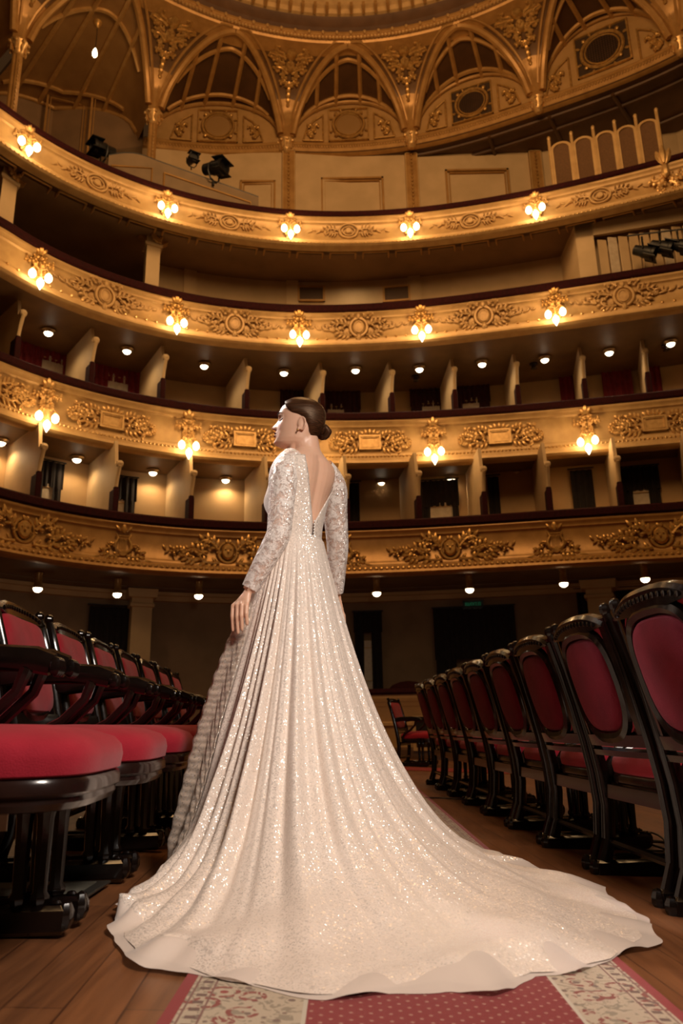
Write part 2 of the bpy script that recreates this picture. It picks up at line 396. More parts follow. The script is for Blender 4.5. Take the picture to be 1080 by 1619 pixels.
def arc(mb, k, prof, t0=TH0, t1=TH1, n=72, closed=True):
    rows = [[pos(k, t0+(t1-t0)*i/n, e, z) for e, z in prof] for i in range(n+1)]
    return mb.grid(rows, cu=closed, cap=closed)

# ------------------------------------------------------------ relief ornament
def tear(mb, P, u, v, w, ang, ln, wd, th=.03):
    rows = []
    for i in range(5):
        s = i/4; rw = wd*math.sin(PI*min(.98, s*.8+.12)); x = ln*s
        row = []
        for a in range(6):
            q = 2*PI*a/6; yy = rw*math.cos(q); zz = th*math.sin(q)*math.sin(PI*min(.95, s*.8+.12))
            row.append(P(u+x*math.cos(ang)-yy*math.sin(ang), v+x*math.sin(ang)+yy*math.cos(ang), w+zz+th*.4))
        rows.append(row)
    mb.grid(rows, cu=True, cap=True)
def scroll(mb, P, u, v, ang, ln, curl, r, leaves=True, w=.02, n=14, power=2.2, hand=1):
    pts = []; a = ang; x, y = u, v
    for i in range(n):
        s = i/(n-1); pts.append((x, y, a)); a = ang+hand*curl*s**power; st = ln/n*(1-.35*s); x += st*math.cos(a); y += st*math.sin(a)
    mb.tube([P(x, y, w+.012) for x, y, a in pts], [max(r*(1-.55*i/(n-1)), .006) for i in range(n)], 6)
    x, y, a = pts[-1]; mb.ell(P(x, y, w+.02), (r*1.1,)*3, 6, 4)
    if leaves:
        for i in range(1, n-3, 2):
            x, y, a = pts[i]; tear(mb, P, x, y, w, a-hand*.9, ln*.26*(1-.4*i/n), r*1.3)
            if i % 4 == 1: tear(mb, P, x, y, w, a+hand*1.0, ln*.17, r)
def ringp(mb, P, u, v, a, b, r, w=.02, n=22):
    rows = []
    for i in range(n):
        q = 2*PI*i/n; row = []
        for k in range(6):
            g = 2*PI*k/6; row.append(P(u+(a+r*math.cos(g))*math.cos(q), v+(b+r*math.cos(g))*math.sin(q), w+r*math.sin(g)))
        rows.append(row)
    mb.grid(rows, cu=True, cv=True)
def rframe(mb, P, u, v, a, b, r, w=.01):
    for (x0, y0, x1, y1) in ((-a, -b, a, -b+r), (-a, b-r, a, b), (-a, -b, -a+r, b), (a-r, -b, a, b)):
        pr = [(x0, y0), (x1, y0), (x1, y1), (x0, y1)]
        mb.prism(pr, lambda p, q, t: P(u+p, v+q, t), w-.02, w+.03)
def flat_ell(mb, P, u, v, a, b, w0, w1, n=20):
    rows = []
    for s, ww in ((1, w0), (1, w1*.6), (.8, w1), (.4, w1), (.05, w1)):
        rows.append([P(u+a*s*math.cos(2*PI*i/n), v+b*s*math.sin(2*PI*i/n), ww) for i in range(n)])
    mb.grid(rows, cu=True, cap=True)
def face_mask(mb, P, u, v, s):
    flat_ell(mb, P, u, v, s*.6, s*.8, 0, .09); tear(mb, P, u, v+s*.1, .09, -PI/2, s*.35, s*.12)
    for h in (-1, 1):
        mb.ell(P(u+h*s*.25, v+s*.2, .10), (s*.09,)*3, 6, 4); tear(mb, P, u, v+s*.75, .04, PI/2-h*.5, s*.5, s*.2)
        scroll(mb, P, u+h*s*.5, v+s*.5, -PI/2 if h > 0 else -PI/2, s*1.4, 3.0, s*.12, False, hand=h)
def ornament(kind, P):
    mb = MB(); R = random.Random(hash(kind) % 7 if 0 else len(kind))
    if kind == 'rosette':
        ringp(mb, P, 0, 0, .20, .17, .022); ringp(mb, P, 0, 0, .13, .11, .016); flat_ell(mb, P, 0, 0, .07, .07, 0, .05)
        for h in (-1, 1):
            a0 = 0 if h > 0 else PI
            scroll(mb, P, h*.22, .02, a0+h*.3, .55, 3.4, .016, hand=-h, w=.006); scroll(mb, P, h*.24, -.05, a0-h*.2, .40, 3.2, .014, hand=h, w=.006)
            for i in range(5): tear(mb, P, h*(.42+.09*i), .0, 0, a0+h*(.5 if i % 2 else -.5), .12, .018, .015)
    elif kind == 'cartouche':
        ringp(mb, P, 0, 0, .17, .20, .035); flat_ell(mb, P, 0, 0, .13, .16, 0, .05); ringp(mb, P, 0, 0, .09, .12, .015, .05)
        tear(mb, P, 0, .18, .04, PI/2, .14, .05); tear(mb, P, 0, -.16, .04, -PI/2, .14, .05)
        for h in (-1, 1):
            a0 = 0 if h > 0 else PI
            scroll(mb, P, h*.10, .22, a0+h*.8, .34, 4.5, .026, hand=-h, w=.03); scroll(mb, P, h*.15, -.18, a0, .55, 4.2, .028, hand=h, w=.02)
            scroll(mb, P, h*.20, .05, a0+h*.35, .62, 3.6, .024, hand=-h, w=.015)
            for i in range(9): tear(mb, P, h*(.3+.075*i), -.10+.015*i, 0, a0+h*(.9 if i % 2 else .25), .19-.012*i, .028, .02)
            for i in range(5): mb.ell(P(h*(.28+.1*i), .16-.02*i, .03), (.022,)*3, 6, 4)
    elif kind == 'plaque':
        rframe(mb, P, 0, 0, .22, .155, .035, .03); rframe(mb, P, 0, 0, .17, .11, .012, .02)
        mb.prism([(-.19, -.13), (.19, -.13), (.19, .13), (-.19, .13)], lambda a, b, t: P(a, b, t), 0, .025)
        for i in range(-2, 3): tear(mb, P, i*.05, .16, .03, PI/2-i*.45, .13, .035)
        for h in (-1, 1):
            a0 = 0 if h > 0 else PI
            for (u, v, a, l, c, hh) in ((.22, .10, .5, .5, 4.2, -1), (.22, -.10, -.3, .6, 4.6, 1), (.40, .05, .1, .5, 4, 1), (.58, .02, .3, .36, 3.6, -1), (.25, .0, 0, .7, 3, -1), (.62, -.08, .0, .34, 4, 1)):
                scroll(mb, P, h*u, v, a0+h*a, l, c, .024, hand=hh*h, w=.02)
            for i in range(18): mb.ell(P(h*(.27+.032*i+R.uniform(-.02, .02)), R.uniform(-.13, .13)*(1-i/26), .035), (.02, .02, .02), 6, 4)
    elif kind == 'mask':
        ringp(mb, P, 0, .02, .17, .19, .03); face_mask(mb, P, 0, .03, .19)
        for h in (-1, 1):
            a0 = 0 if h > 0 else PI
            for (u, v, a, l, c, r, hh) in ((.18, .05, .9, .70, 5.2, .032, -1), (.15, -.18, -.1, .75, 4.6, .034, 1), (.42, -.05, .6, .62, 4.6, .028, -1), (.55, -.16, .1, .55, 4.4, .028, 1), (.75, -.02, .4, .42, 3.6, .022, -1), (.20, .18, .3, .40, 4.4, .024, -1)):
                scroll(mb, P, h*u, v, a0+h*a, l, c, r, hand=hh*h, w=.03)
            for i in range(6): tear(mb, P, h*(.8+.06*i), .02, 0, a0+h*(.9 if i % 2 else -.6), .11, .024, .02)
    elif kind == 'lyre':
        for h in (-1, 1):
            mb.tube([P(h*x, y, .04) for x, y in ((.03, -.12), (.12, -.06), (.14, .04), (.09, .14), (.13, .22))], [.026, .03, .026, .02, .016], 6)
            scroll(mb, P, h*.06, -.16, (0 if h > 0 else PI)-h*.25, .52, 4.6, .028, hand=h); scroll(mb, P, h*.12, -.02, (0 if h > 0 else PI)+h*.5, .26, 4, .022, hand=-h)
            tear(mb, P, h*.05, .26, .02, PI/2-h*.7, .14, .03); tear(mb, P, h*.35, -.2, 0, (0 if h > 0 else PI)-h*.2, .22, .03)
        for i in range(-2, 3): mb.tube([P(i*.028, -.1, .03), P(i*.028, .18, .03)], .006, 5)
        mb.tube([P(-.11, .18, .04), P(.11, .18, .04)], .016, 6); tear(mb, P, 0, .24, .03, PI/2, .18, .05); flat_ell(mb, P, 0, -.12, .08, .06, 0, .06)
    elif kind == 'spandrel':
        face_mask(mb, P, 0, .62, .2); flat_ell(mb, P, 0, .95, .14, .13, 0, .12)
        for h in (-1, 1):
            a0 = 0 if h > 0 else PI
            for (u, v, a, l, c, r, hh) in ((.14, .80, .5, .60, 4.6, .04, -1), (.16, .66, .35, .50, 4.6, .036, 1), (.10, .40, .9, .60, 4.6, .036, -1), (.08, .25, .9, .42, 4.6, .032, 1), (.05, .05, 1.1, .40, 4.2, .03, -1), (.22, .95, .2, .50, 4.6, .034, 1), (.4, .86, .4, .36, 4.6, .03, -1)):
                scroll(mb, P, h*u, v, a0+h*a, l, c, r, hand=hh*h, w=.04)
            for i in range(10): mb.ell(P(h*(.08+.055*i), .1+.09*i, .05), (.035,)*3, 6, 4)
        for i in range(4): tear(mb, P, 0, .2-.14*i, .04, -PI/2+(.4 if i % 2 else -.4)*0, .2, .06, .05)
        mb.ell(P(0, -.42, .05), (.05, .05, .07), 8, 5)
    elif kind == 'corner':
        for (u, v, a, l, c, hh) in ((0, -.22, 1.2, .45, 5, 1), (0, -.15, .3, .30, 5, 1), (.02, .0, 1.5, .34, 5, -1), (-.04, .05, 1.8, .26, 4, 1)):
            scroll(mb, P, u, v, a, l, c, .026, hand=hh, w=.02)
        for i in range(5): mb.ell(P(R.uniform(-.08, .1), -.2+.1*i, .03), (.03,)*3, 6, 4)
    return mb
def bal_P(k, th0, zc, e0=0.0):
    return lambda u, v, w: pos(k, th0+u/front(k, th0), e0+w, zc+v)

# ------------------------------------------------------------ floor and carpets
mb = MB(); mb.grid([[Vector((x, y, fz(x))) for x in (-9, -3, 0, 3, 9)] for y in (-3, 3, 9, 20)])
struct('floor', mb, FLOOR, False)
def slab_on_floor(x0, x1, y0, y1, th, n=6):
    mb = MB(); rows = []
    for i in range(n+1):
        y = y0+(y1-y0)*i/n; rows.append([Vector((x0, y, fz(x0)+.0005)), Vector((x0+.004, y, fz(x0)+th)), Vector((x1-.004, y, fz(x1)+th)), Vector((x1, y, fz(x1)+.0005))])
    return mb.grid(rows, cu=True, cap=True)
o = obj('carpet_runner', slab_on_floor(-.34, .635, .4, 9.2, .008), CARPET, None, False)
tag(o, 'long red runner with cream patterned borders under the bridal train', 'carpet')
def cross_carpet_mat():
    mt = simple('cross_carpet', (.20, .018, .018), (.25, .024, .022), 30, .95, 0, .3, 300); return mt
o = obj('cross_runner', slab_on_floor(-.2, 3.4, 10.2, 11.0, .008), cross_carpet_mat(), None, False)
tag(o, 'plain red runner crossing the floor in front of the vented parapet', 'carpet')
obj('border_stripe', MB().box((-.2, 10.05, fz(1.5)+.002), (3.4, 10.2, fz(1.5)+.05)).map(lambda p: Vector((p.x, p.y, fz(p.x)+(.010 if p.z > 0 else .001)))), simple('ochre_stripe', (.35, .16, .06), None, rough=.95), o, False, label='ochre stripe along the red runner')

# ------------------------------------------------------------ balconies
TIER = {'A': 'top gallery', 'B': 'second balcony from the top', 'C': 'third balcony from the top', 'D': 'lowest balcony'}
LBL = {'A': 'uppermost gilded balcony front with oval rosettes and small globe sconces', 'B': 'gilded balcony front with leafy oval cartouches, second from the top',
       'C': 'gilded balcony front with rectangular plaques in foliage, third from the top', 'D': 'lowest gilded balcony front with grotesque masks and lyres, no sconces'}
SOFZ = {}
BAL = {}
for k in 'ABCD':
    zt, zb = CAM.z+HT[k][0], CAM.z+HT[k][1]; h = zt-zb; b = thing('balcony', LBL[k], 'balcony', (CX, CY+9, zb)); BAL[k] = b
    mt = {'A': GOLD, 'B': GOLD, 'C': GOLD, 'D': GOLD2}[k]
    prof = [(-.12, zt), (.06, zt), (.07, zt-.03), (.05, zt-.06), (.02, zt-.09), (.02, zt-.13), (-.01, zt-.15), (-.02, zt-.17),
            (-.02, zb+.34*h), (.01, zb+.30*h), (.03, zb+.26*h), (.03, zb+.22*h), (.07, zb+.19*h), (.07, zb+.12*h), (.11, zb+.10*h), (.12, zb+.05*h), (.09, zb+.02*h), (.06, zb), (-.12, zb)]
    obj('parapet_front', arc(MB(), k, prof), mt, b, world=True, angle=.9)
    vh = {'A': .13, 'B': .17, 'C': .16, 'D': .17}[k]
    obj('velvet_rail', arc(MB(), k, [(-.22, zt+.005), (.085, zt+.005), (.11, zt+.03), (.11, zt+vh-.03), (.08, zt+vh), (-.20, zt+vh), (-.22, zt+vh-.03)]), VELV, b, world=True, label='dark red velvet arm rail')
    # bead moulding
    mb = MB(); L_ = 0; th = -.9; step = {'A': .085, 'B': .20, 'C': .075, 'D': .10}[k]; zz = zb+{'A': .06, 'B': .27, 'C': .20, 'D': .14}[k]*h; ee = {'A': .115, 'B': .035, 'C': .07, 'D': .09}[k]
    rad = {'A': .022, 'B': .030, 'C': .028, 'D': .034}[k]
    while th < .8:
        mb.ell(pos(k, th, ee, zz), (rad, rad, rad*.9), 6, 4); th += step/front(k, th)
    obj('bead_moulding', mb, GILT if k != 'D' else GILT2, b, world=True)
    # soffit, rising to the back below the top gallery
    rise = .5 if k == 'A' else 0.02; SOFZ[k] = (zb+.03, rise)
    dep = 2.7
    obj('soffit', arc(MB(), k, [(-.02, zb+.04), (-.10, zb+.06), (-dep, zb+.06+rise), (-dep, zb+.16+rise), (-.05, zb+.16)]), SOFF if k != 'A' else VAULT, b, world=True)
    # floor of the tier
    obj('tier_floor', arc(MB(), k, [(-.10, zt-.62), (-dep, zt-.62), (-dep, zt-.56), (-.10, zt-.56)]), WALLD, b, world=True)

# moulded panels under the top gallery
mb = MB(); k = 'A'; zb = CAM.z+HT['A'][1]
for i in range(26):
    t0 = TH0+.07*i; r = front(k, t0)
    for e0, e1 in ((-.28, -1.5),):
        a, b2 = t0+.008, t0+.062
        def Q(th, e): return pos(k, th, e, zb+.06+.5*(-e-.1)/2.6-.012)
        for (ta, ea, tb, eb) in ((a, e0, b2, e0), (a, e1, b2, e1), (a, e0, a, e1), (b2, e0, b2, e1)):
            mb.tube([Q(ta+(tb-ta)*q/3, ea+(eb-ea)*q/3) for q in range(4)], .022, 6)
obj('soffit_moulding', mb, MOLD, BAL['A'], world=True)

# ornaments on the fronts
def put_orn(k, kind, px, py, mat, lab):
    zt, zb = CAM.z+HT[k][0], CAM.z+HT[k][1]; zc = zb+(zt-zb)*{'A': .56, 'B': .58, 'C': .52, 'D': .50}[k]
    th = th_at(k, px, py, zc); obj('relief_ornament', ornament(kind, bal_P(k, th, zc, -.0)), mat, BAL[k], world=True, label=lab)
for px, py in ((157, 282), (363, 351), (551, 369), (743, 346), (947, 303)): put_orn('A', 'rosette', px, py, GOLD, 'oval rosette with low scrolls')
for px, py in ((168, 465), (372, 510), (567, 519), (765, 500), (987, 470)): put_orn('B', 'cartouche', px, py, GOLDR, 'oval cartouche in spreading leaves')
for px, py in ((-22, 610), (180, 661), (388, 692), (585, 700), (790, 687), (1035, 668)): put_orn('C', 'plaque', px, py, GILT, 'rectangular plaque in dense foliage')
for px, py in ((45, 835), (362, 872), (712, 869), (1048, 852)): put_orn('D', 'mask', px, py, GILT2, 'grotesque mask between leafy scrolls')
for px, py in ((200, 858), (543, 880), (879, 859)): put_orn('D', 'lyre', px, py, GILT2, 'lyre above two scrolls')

# ------------------------------------------------------------ sconces
def make_sconce(style):
    dr = {'A': 0.0, 'B': .12, 'C': .24}[style]; sd = .135
    t = thing('wall_sconce', '', 'wall lamp', group='lit three-globe sconces on the balcony fronts')
    # local: origin on the face at mid height, +x out of the wall, y along, z up
    P = lambda u, v, w: Vector((w, u, v))
    br = MB(); br.prism([(-.07, -.28-dr), (.07, -.28-dr), (.09, .05), (.07, .30), (-.07, .30), (-.09, .05)], lambda a, b, c: P(a, b, c), 0, .05)
    tear(br, P, 0, .22, .05, PI/2, .20, .06, .05); tear(br, P, -.02, .22, .05, PI/2+.5, .17, .04, .04); tear(br, P, .02, .22, .05, PI/2-.5, .17, .04, .04)
    for h in (-1, 1):
        scroll(br, P, h*.06, .22, (0 if h > 0 else PI)-h*1.2, .40, 4.0, .022, hand=h, w=.05); scroll(br, P, h*.05, -.02, (0 if h > 0 else PI)-h*1.2, .30, 4.0, .02, hand=-h, w=.05)
    for i in range(4): br.ell(P(0, .14-.09*i, .08), (.035, .035, .04), 6, 4)
    obj('bracket', br, GILT if style != 'B' else GILT2, t)
    ar = MB()
    for h in (-1, 1):
        ar.tube([P(0, -.02-dr, .06), P(h*.03, .02-dr, .14), P(h*.10, .03-dr, .19), P(h*sd, -.02-dr, .20), P(h*sd, -.05-dr, .20)], .010, 6)
        ar.lathe([(.012, .03), (.03, .015), (.035, 0), (.02, -.012)], 10, Matrix.Translation(P(h*sd, -.05-dr, .20)))
    ar.tube([P(0, -.02-dr, .06), P(0, .03-dr, .16), P(0, 0-dr, .23), P(0, -.19-dr, .235)], .011, 6); ar.lathe([(.012, .03), (.03, .015), (.035, 0), (.02, -.012)], 10, Matrix.Translation(P(0, -.20-dr, .235)))
    la = obj('lamp_arm', ar, GILT, t)
    for h in (-1, 1):
        g = MB(); g.lathe([(.018, 0), (.05, -.03), (.064, -.075), (.060, -.115), (.038, -.15), (.008, -.165)], 12, Matrix.Translation(P(h*sd, -.06-dr, .20))); obj('globe', g, GLOBE, la)
    g = MB(); g.lathe([(.018, 0), (.05, -.035), (.062, -.075), (.05, -.13), (.024, -.175), (.006, -.215)], 12, Matrix.Translation(P(0, -.215-dr, .235))); obj('globe', g, GLOBE, la)
    light('sconce_light', 'POINT', (.45, 0, -.22-dr), 13, (1.0, .60, .24), .10, parent=t)
    return t
SC = {'A': [(52, 210), (267, 315), (459, 357), (648, 352), (845, 318)], 'B': [(63, 420), (279, 495), (473, 515), (666, 509), (878, 482)], 'C': [(74, 632), (296, 684), (487, 700), (686, 696), (928, 673)]}
proto = {}
SLAB = {'A': 'top gallery front', 'B': 'leafy cartouche balcony', 'C': 'plaque balcony'}
for k, pts in SC.items():
    proto[k] = None; zt, zb = CAM.z+HT[k][0], CAM.z+HT[k][1]
    for i, (px, py) in enumerate(pts):
        zc = zb+(zt-zb)*.60; th = th_at(k, px, py, zc); p = pos(k, th, .0, zc)
        rz = math.atan2(-(math.cos(th)), -math.sin(th))
        if k == 'C' and i == 2: lb = 'lit gilt sconce on the plaque balcony, hidden behind the bride\'s neck'
        else: lb = 'lit three-globe gilt sconce, %s from the left end of the %s' % (ORD[i], SLAB[k])
        if proto[k] is None:
            proto[k] = make_sconce(k); s_ = proto[k]; s_.location = p; s_.rotation_euler = (0, 0, rz); s_['label'] = lb
        else: dup(proto[k], p, rz, lb)
# unlit ornament bracket at the right end of the top gallery
zt, zb = CAM.z+HT['A'][0], CAM.z+HT['A'][1]; th = th_at('A', 1053, 275, zb+.45)
t = thing('gilt_bracket', 'unlit gilt bracket with a tall plume at the right end of the top gallery', 'bracket', pos('A', th, .05, zb+.4))
P = bal_P('A', th, zb+.42, .03); mb = MB()
for h in (-1, 1): scroll(mb, P, h*.03, .1, (0 if h > 0 else PI)-h*.9, .5, 4.4, .035, hand=h); scroll(mb, P, h*.03, -.1, (0 if h > 0 else PI)-h*.6, .4, 4.4, .03, hand=-h); tear(mb, P, h*.02, .28, .06, PI/2-h*.3, .34, .07, .06)
tear(mb, P, 0, .28, .1, PI/2, .4, .07, .06); mb.ell(P(0, .1, .12), (.08, .08, .16), 8, 6); obj('plume', mb, GILT, t, world=True)

# ------------------------------------------------------------ walls behind the tiers
def wall_arc(name, k, e, z0, z1, mat, t0=TH0, t1=TH1, n=60):
    return struct(name, arc(MB(), k, [(e, z0), (e, z1), (e-.12, z1), (e-.12, z0)], t0, t1, n), mat)
zA, zB, zC, zD = [CAM.z+HT[k][0] for k in 'ABCD']; bA, bB, bC, bD = [CAM.z+HT[k][1] for k in 'ABCD']
wall_arc('wall_lower_boxes', 'D', -1.72, zD-.6, bC+.1, WALL)
wall_arc('wall_upper_boxes', 'C', -1.72, zC-.6, bB+.1, WALL)
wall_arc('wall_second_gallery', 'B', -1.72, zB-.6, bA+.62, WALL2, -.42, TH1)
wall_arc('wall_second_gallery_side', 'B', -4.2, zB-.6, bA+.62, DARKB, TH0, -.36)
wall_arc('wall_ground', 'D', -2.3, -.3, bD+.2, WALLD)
struct('ceiling_ground', arc(MB(), 'D', [(-1.7, bD+.06), (-3.0, bD+.06), (-3.0, bD+.12), (-1.7, bD+.12)]), SOFF)
struct('ceiling_second_gallery_side', arc(MB(), 'A', [(-1.7, bA+.56), (-4.6, bA+.9), (-4.6, bA+1.0), (-1.7, bA+.66)], TH0, -.36), VAULT)
# entablature of the ground floor
mb = MB(); arc(mb, 'D', [(-2.15, bD-.12), (-2.15, bD+.05), (-2.3, bD+.05), (-2.3, bD-.12)]); arc(mb, 'D', [(-2.05, bD-.02), (-2.05, bD+.05), (-2.3, bD+.05), (-2.3, bD-.02)]); struct('trim_1', mb, WALL)

# ------------------------------------------------------------ box partitions
PC = Vector((2.7, 3.5))
def make_partition(H, name):
    t = thing('box_partition', '', 'partition', group='partitions between the boxes')
    # local x into the box, z up, origin on the rail
    pr = [(.10, -.05), (.10, .42), (.085, .55), (.05, .68), (.0, .78), (-.05, .84), (-.075, .90), (-.05, .95), (.0, .955), (.05, .92), (.14, .93), (.24, H), (1.72, H), (1.72, -.5), (.25, -.5), (.25, -.05)]
    mb = MB(); mb.prism(pr, lambda a, b, c: Vector((a, c, b)), -.03, .03); obj('panel', mb, WALL2, t, False)
    mb = MB(); mb.lathe([(.045, -.055), (.055, -.04), (.055, .04), (.045, .055)], 12, Matrix.Translation((-.01, 0, .895)) @ Matrix.Rotation(PI/2, 4, 'X')); mb.ell((-.01, 0, .895), (.03, .07, .03)); mb.tube([(.1, 0, .5), (.06, 0, .66), (.0, 0, .79), (-.045, 0, .86)], [(.03, .045)]*4, 8); obj('scroll_top', mb, WALL2, t)
    mb = MB(); mb.bbox((.055, -.05, -.03), (.30, .05, .46), .02); mb.bbox((.06, -.045, .40), (.13, .045, .50), .02); obj('velvet_pad', mb, VELV, t)
    return t
PT = {'C': [(-62, 455), (37, 494), (152, 537), (262, 565), (394, 580), (512, 582), (620, 574), (717, 572), (814, 565), (917, 555), (1018, 552), (1120, 540)],
      'D': [(-45, 680), (70, 705), (187, 736), (305, 751), (424, 758), (549, 760), (662, 752), (765, 747), (868, 743), (980, 734), (1092, 724)]}
for k, nm in (('C', 'upper'), ('D', 'lower')):
    base = CAM.z+HT[k][0]+.16; H = (bB if k == 'C' else bC)+.09-base; pr = None; n = 0
    for i, (px, py) in enumerate(PT[k]):
        th = th_at(k, px, py, base+.9); q = pos(k, th, .02, base); d = Vector((q.x, q.y))-PC; rz = math.atan2(d.y, d.x)
        lb = 'tan scroll-topped partition with a velvet pad, %s from the left in the %s box row' % (ORD[i], nm)
        if pr is None: pr = make_partition(H, nm); pr.location = q; pr.rotation_euler = (0, 0, rz); pr['label'] = lb; pr['group'] = 'partitions between the %s boxes' % nm
        else: dup(pr, q, rz, lb)

# ------------------------------------------------------------ curtains at the back of the boxes
def curtain(k, pxa, pxb, py, e, z0, z1, mat, label, name='curtain', split=None, paper=None, rod=True, group=None, swag=False):
    """pleated cloth on the curved wall between two bearings; split=(a,b,top) leaves an opening"""
    # bearings were read on the wall itself, so place by direction from the camera
    def th_on(px):
        lo, hi = -1.1, 1.1
        p = at(px, py, z=z1); bear = math.atan2(p.x, p.y)
        for _ in range(40):
            mid = (lo+hi)/2; q = pos(k, mid, e, z1)
            if math.atan2(q.x, q.y) < bear: lo = mid
            else: hi = mid
        return lo
    ta, tb = th_on(pxa), th_on(pxb); r = front(k, (ta+tb)/2)-e; W = (tb-ta)*r
    t = thing(name, label, 'curtain', pos(k, (ta+tb)/2, e, z0), 0, group)
    def strip(u0, u1, za, zb_, amp=.03, ph=0):
        mb = MB(); nu = max(10, int((u1-u0)*40)); rows = []
        for j in range(7):
            s = j/6; z = za+(zb_-za)*s; row = []
            for i in range(nu+1):
                u = u0+(u1-u0)*i/nu; row.append(pos(k, ta+(tb-ta)*u/W, e+.05+amp*math.sin(u*55+ph)*(1-.3*s)+.008*math.sin(u*23+s*3), z))
            rows.append(row)
        back = [[Vector(p)+(Vector((CX, CY, p.z))-p).normalized()*-.012 for p in r_] for r_ in rows]
        mb.grid(rows); mb.grid([r_[::-1] for r_ in back]); return mb
    if split:
        a, b, top = split; obj('drape', strip(0, a*W, z0, z1), mat, t, world=True); obj('drape', strip(b*W, W, z0, z1, ph=1), mat, t, world=True)
        obj('valance', strip(-.02, W+.02, z0+(z1-z0)*top, z1+.02, .025, 2), mat, t, world=True)
        if paper:
            mb = MB(); mb.prism([(a*W-.02, z0), (b*W+.02, z0), (b*W+.02, z0+(z1-z0)*paper), (a*W-.02, z0+(z1-z0)*paper)], lambda u, z, c: pos(k, ta+(tb-ta)*u/W, c, z), e, e+.03)
            d = thing('door_panel', 'pale door panel seen in the gap of '+label[:60].split(',')[0], 'door panel', pos(k, (ta+tb)/2, e, z0))
            d['label'] = 'pale panel ' + ('showing in the gap of the ' + label)[:90]
            obj('board', mb, PAPER, d, False, world=True)
            fm = MB()
            for zz in (z0+(z1-z0)*paper*.45, z0+(z1-z0)*paper*.9): fm.tube([pos(k, ta+(tb-ta)*(a*W)/W, e+.04, zz), pos(k, ta+(tb-ta)*b, e+.04, zz)], .012, 4)
            obj('board_rail', fm, WALL, d, world=True)
    else: obj('drape', strip(0, W, z0, z1), mat, t, world=True)
    if rod:
        mb = MB(); mb.tube([pos(k, ta-.004+(tb-ta+.008)*i/6, e+.08, z1+.03) for i in range(7)], .014, 6); obj('curtain_rod', mb, BLACK, t, world=True)
    return t
EW = -1.68
def wall_z(k, px, py, e):
    Y = 15.0
    for _ in range(4):
        z = at(px, py, Y=Y).z; Y = pos(k, on_tier(k, e, px, py, z), e, z).y
    return z
YT = {15: 530, 140: 564, 443: 612, 512: 611, 648: 606, 716: 601, 884: 585, 952: 562, 1018: 548, 60: 732, 180: 757, 548: 765, 665: 762, 772: 755, 905: 744, 985: 740}
for pxa, pxb, mt, sp, pp, lb in (
    (15, 110, CURTR, (.5, .85, .5), .5, 'dark red curtain in the leftmost open box of the upper row'),
    (140, 226, CURTR, (.35, .72, .45), .45, 'dark red curtain in the second box of the upper row'),
    (443, 498, CURT, None, None, 'near-black curtain just left of the bride\'s head in the upper row'),
    (512, 568, CURT, (.12, .55, .5), .5, 'near-black curtain with pale gap just right of the bride\'s bun'),
    (648, 706, CURT, (.3, .75, .5), .5, 'dark curtain with pale gap, first of the pair right of center in the upper row'),
    (716, 772, CURT, (.25, .70, .5), .5, 'dark curtain with pale gap, second of the pair right of center in the upper row'),
    (884, 912, CURTR, None, None, 'bunched dark red curtain beside a partition near the right of the upper row'),
    (952, 1000, CURTR, None, None, 'red curtain lit from above by a downlight in the upper row'),
    (1018, 1046, CURTR, None, None, 'narrow red curtain at the right end of the upper row')):
    curtain('C', pxa, pxb, 600, EW, wall_z('C', (pxa+pxb)/2, YT[pxa]+76, EW), wall_z('C', (pxa+pxb)/2, YT[pxa], EW), mt, lb, split=sp, paper=.62 if pp else None)
for pxa, pxb, mt, sp, pp, lb in (
    (60, 96, CURTB, (.15, .6, .55), .5, 'black curtain in the first box of the lower row'),
    (180, 214, CURTB, (.1, .5, .6), .5, 'black curtain in the second box of the lower row'),
    (548, 568, CURTB, None, None, 'narrow black curtain beside the bride\'s shoulder in the lower row'),
    (665, 724, CURTB, (.25, .80, .55), .5, 'black curtain with a pale gap below the fourth plaque in the lower row'),
    (772, 790, CURTB, None, None, 'narrow black curtain halfway along the lower row right of the bride'),
    (905, 940, CURTB, None, None, 'black curtain in the ninth box of the lower row'),
    (985, 1045, CURTB, (.3, .7, .6), .5, 'wide black curtain at the right end of the lower row')):
    curtain('D', pxa, pxb, 780, EW, wall_z('D', (pxa+pxb)/2, YT[pxa]+90, EW), wall_z('D', (pxa+pxb)/2, YT[pxa], EW), mt, lb, split=sp, paper=.62 if pp else None)
for pxa, pxb, py, lb, sp, pp in (
    (140, 205, 975, 'wide black curtain behind the left chair row beside the pillar', None, None),
    (560, 602, 972, 'black curtain beside the bride\'s skirt at ground level', (.35, .62, .8), .72),
    (686, 812, 968, 'wide black curtain under the green exit sign', (.25, .62, .5), .42),
    (912, 935, 945, 'narrow black curtain left of the right pilaster at ground level', None, None),
    (975, 1080, 945, 'black curtain behind the nearest right chairs', None, None)):
    curtain('D', pxa, pxb, py, -2.24, .75, at(pxa, py, Y=16.3).z-.02, CURTB, lb, split=sp, paper=pp)

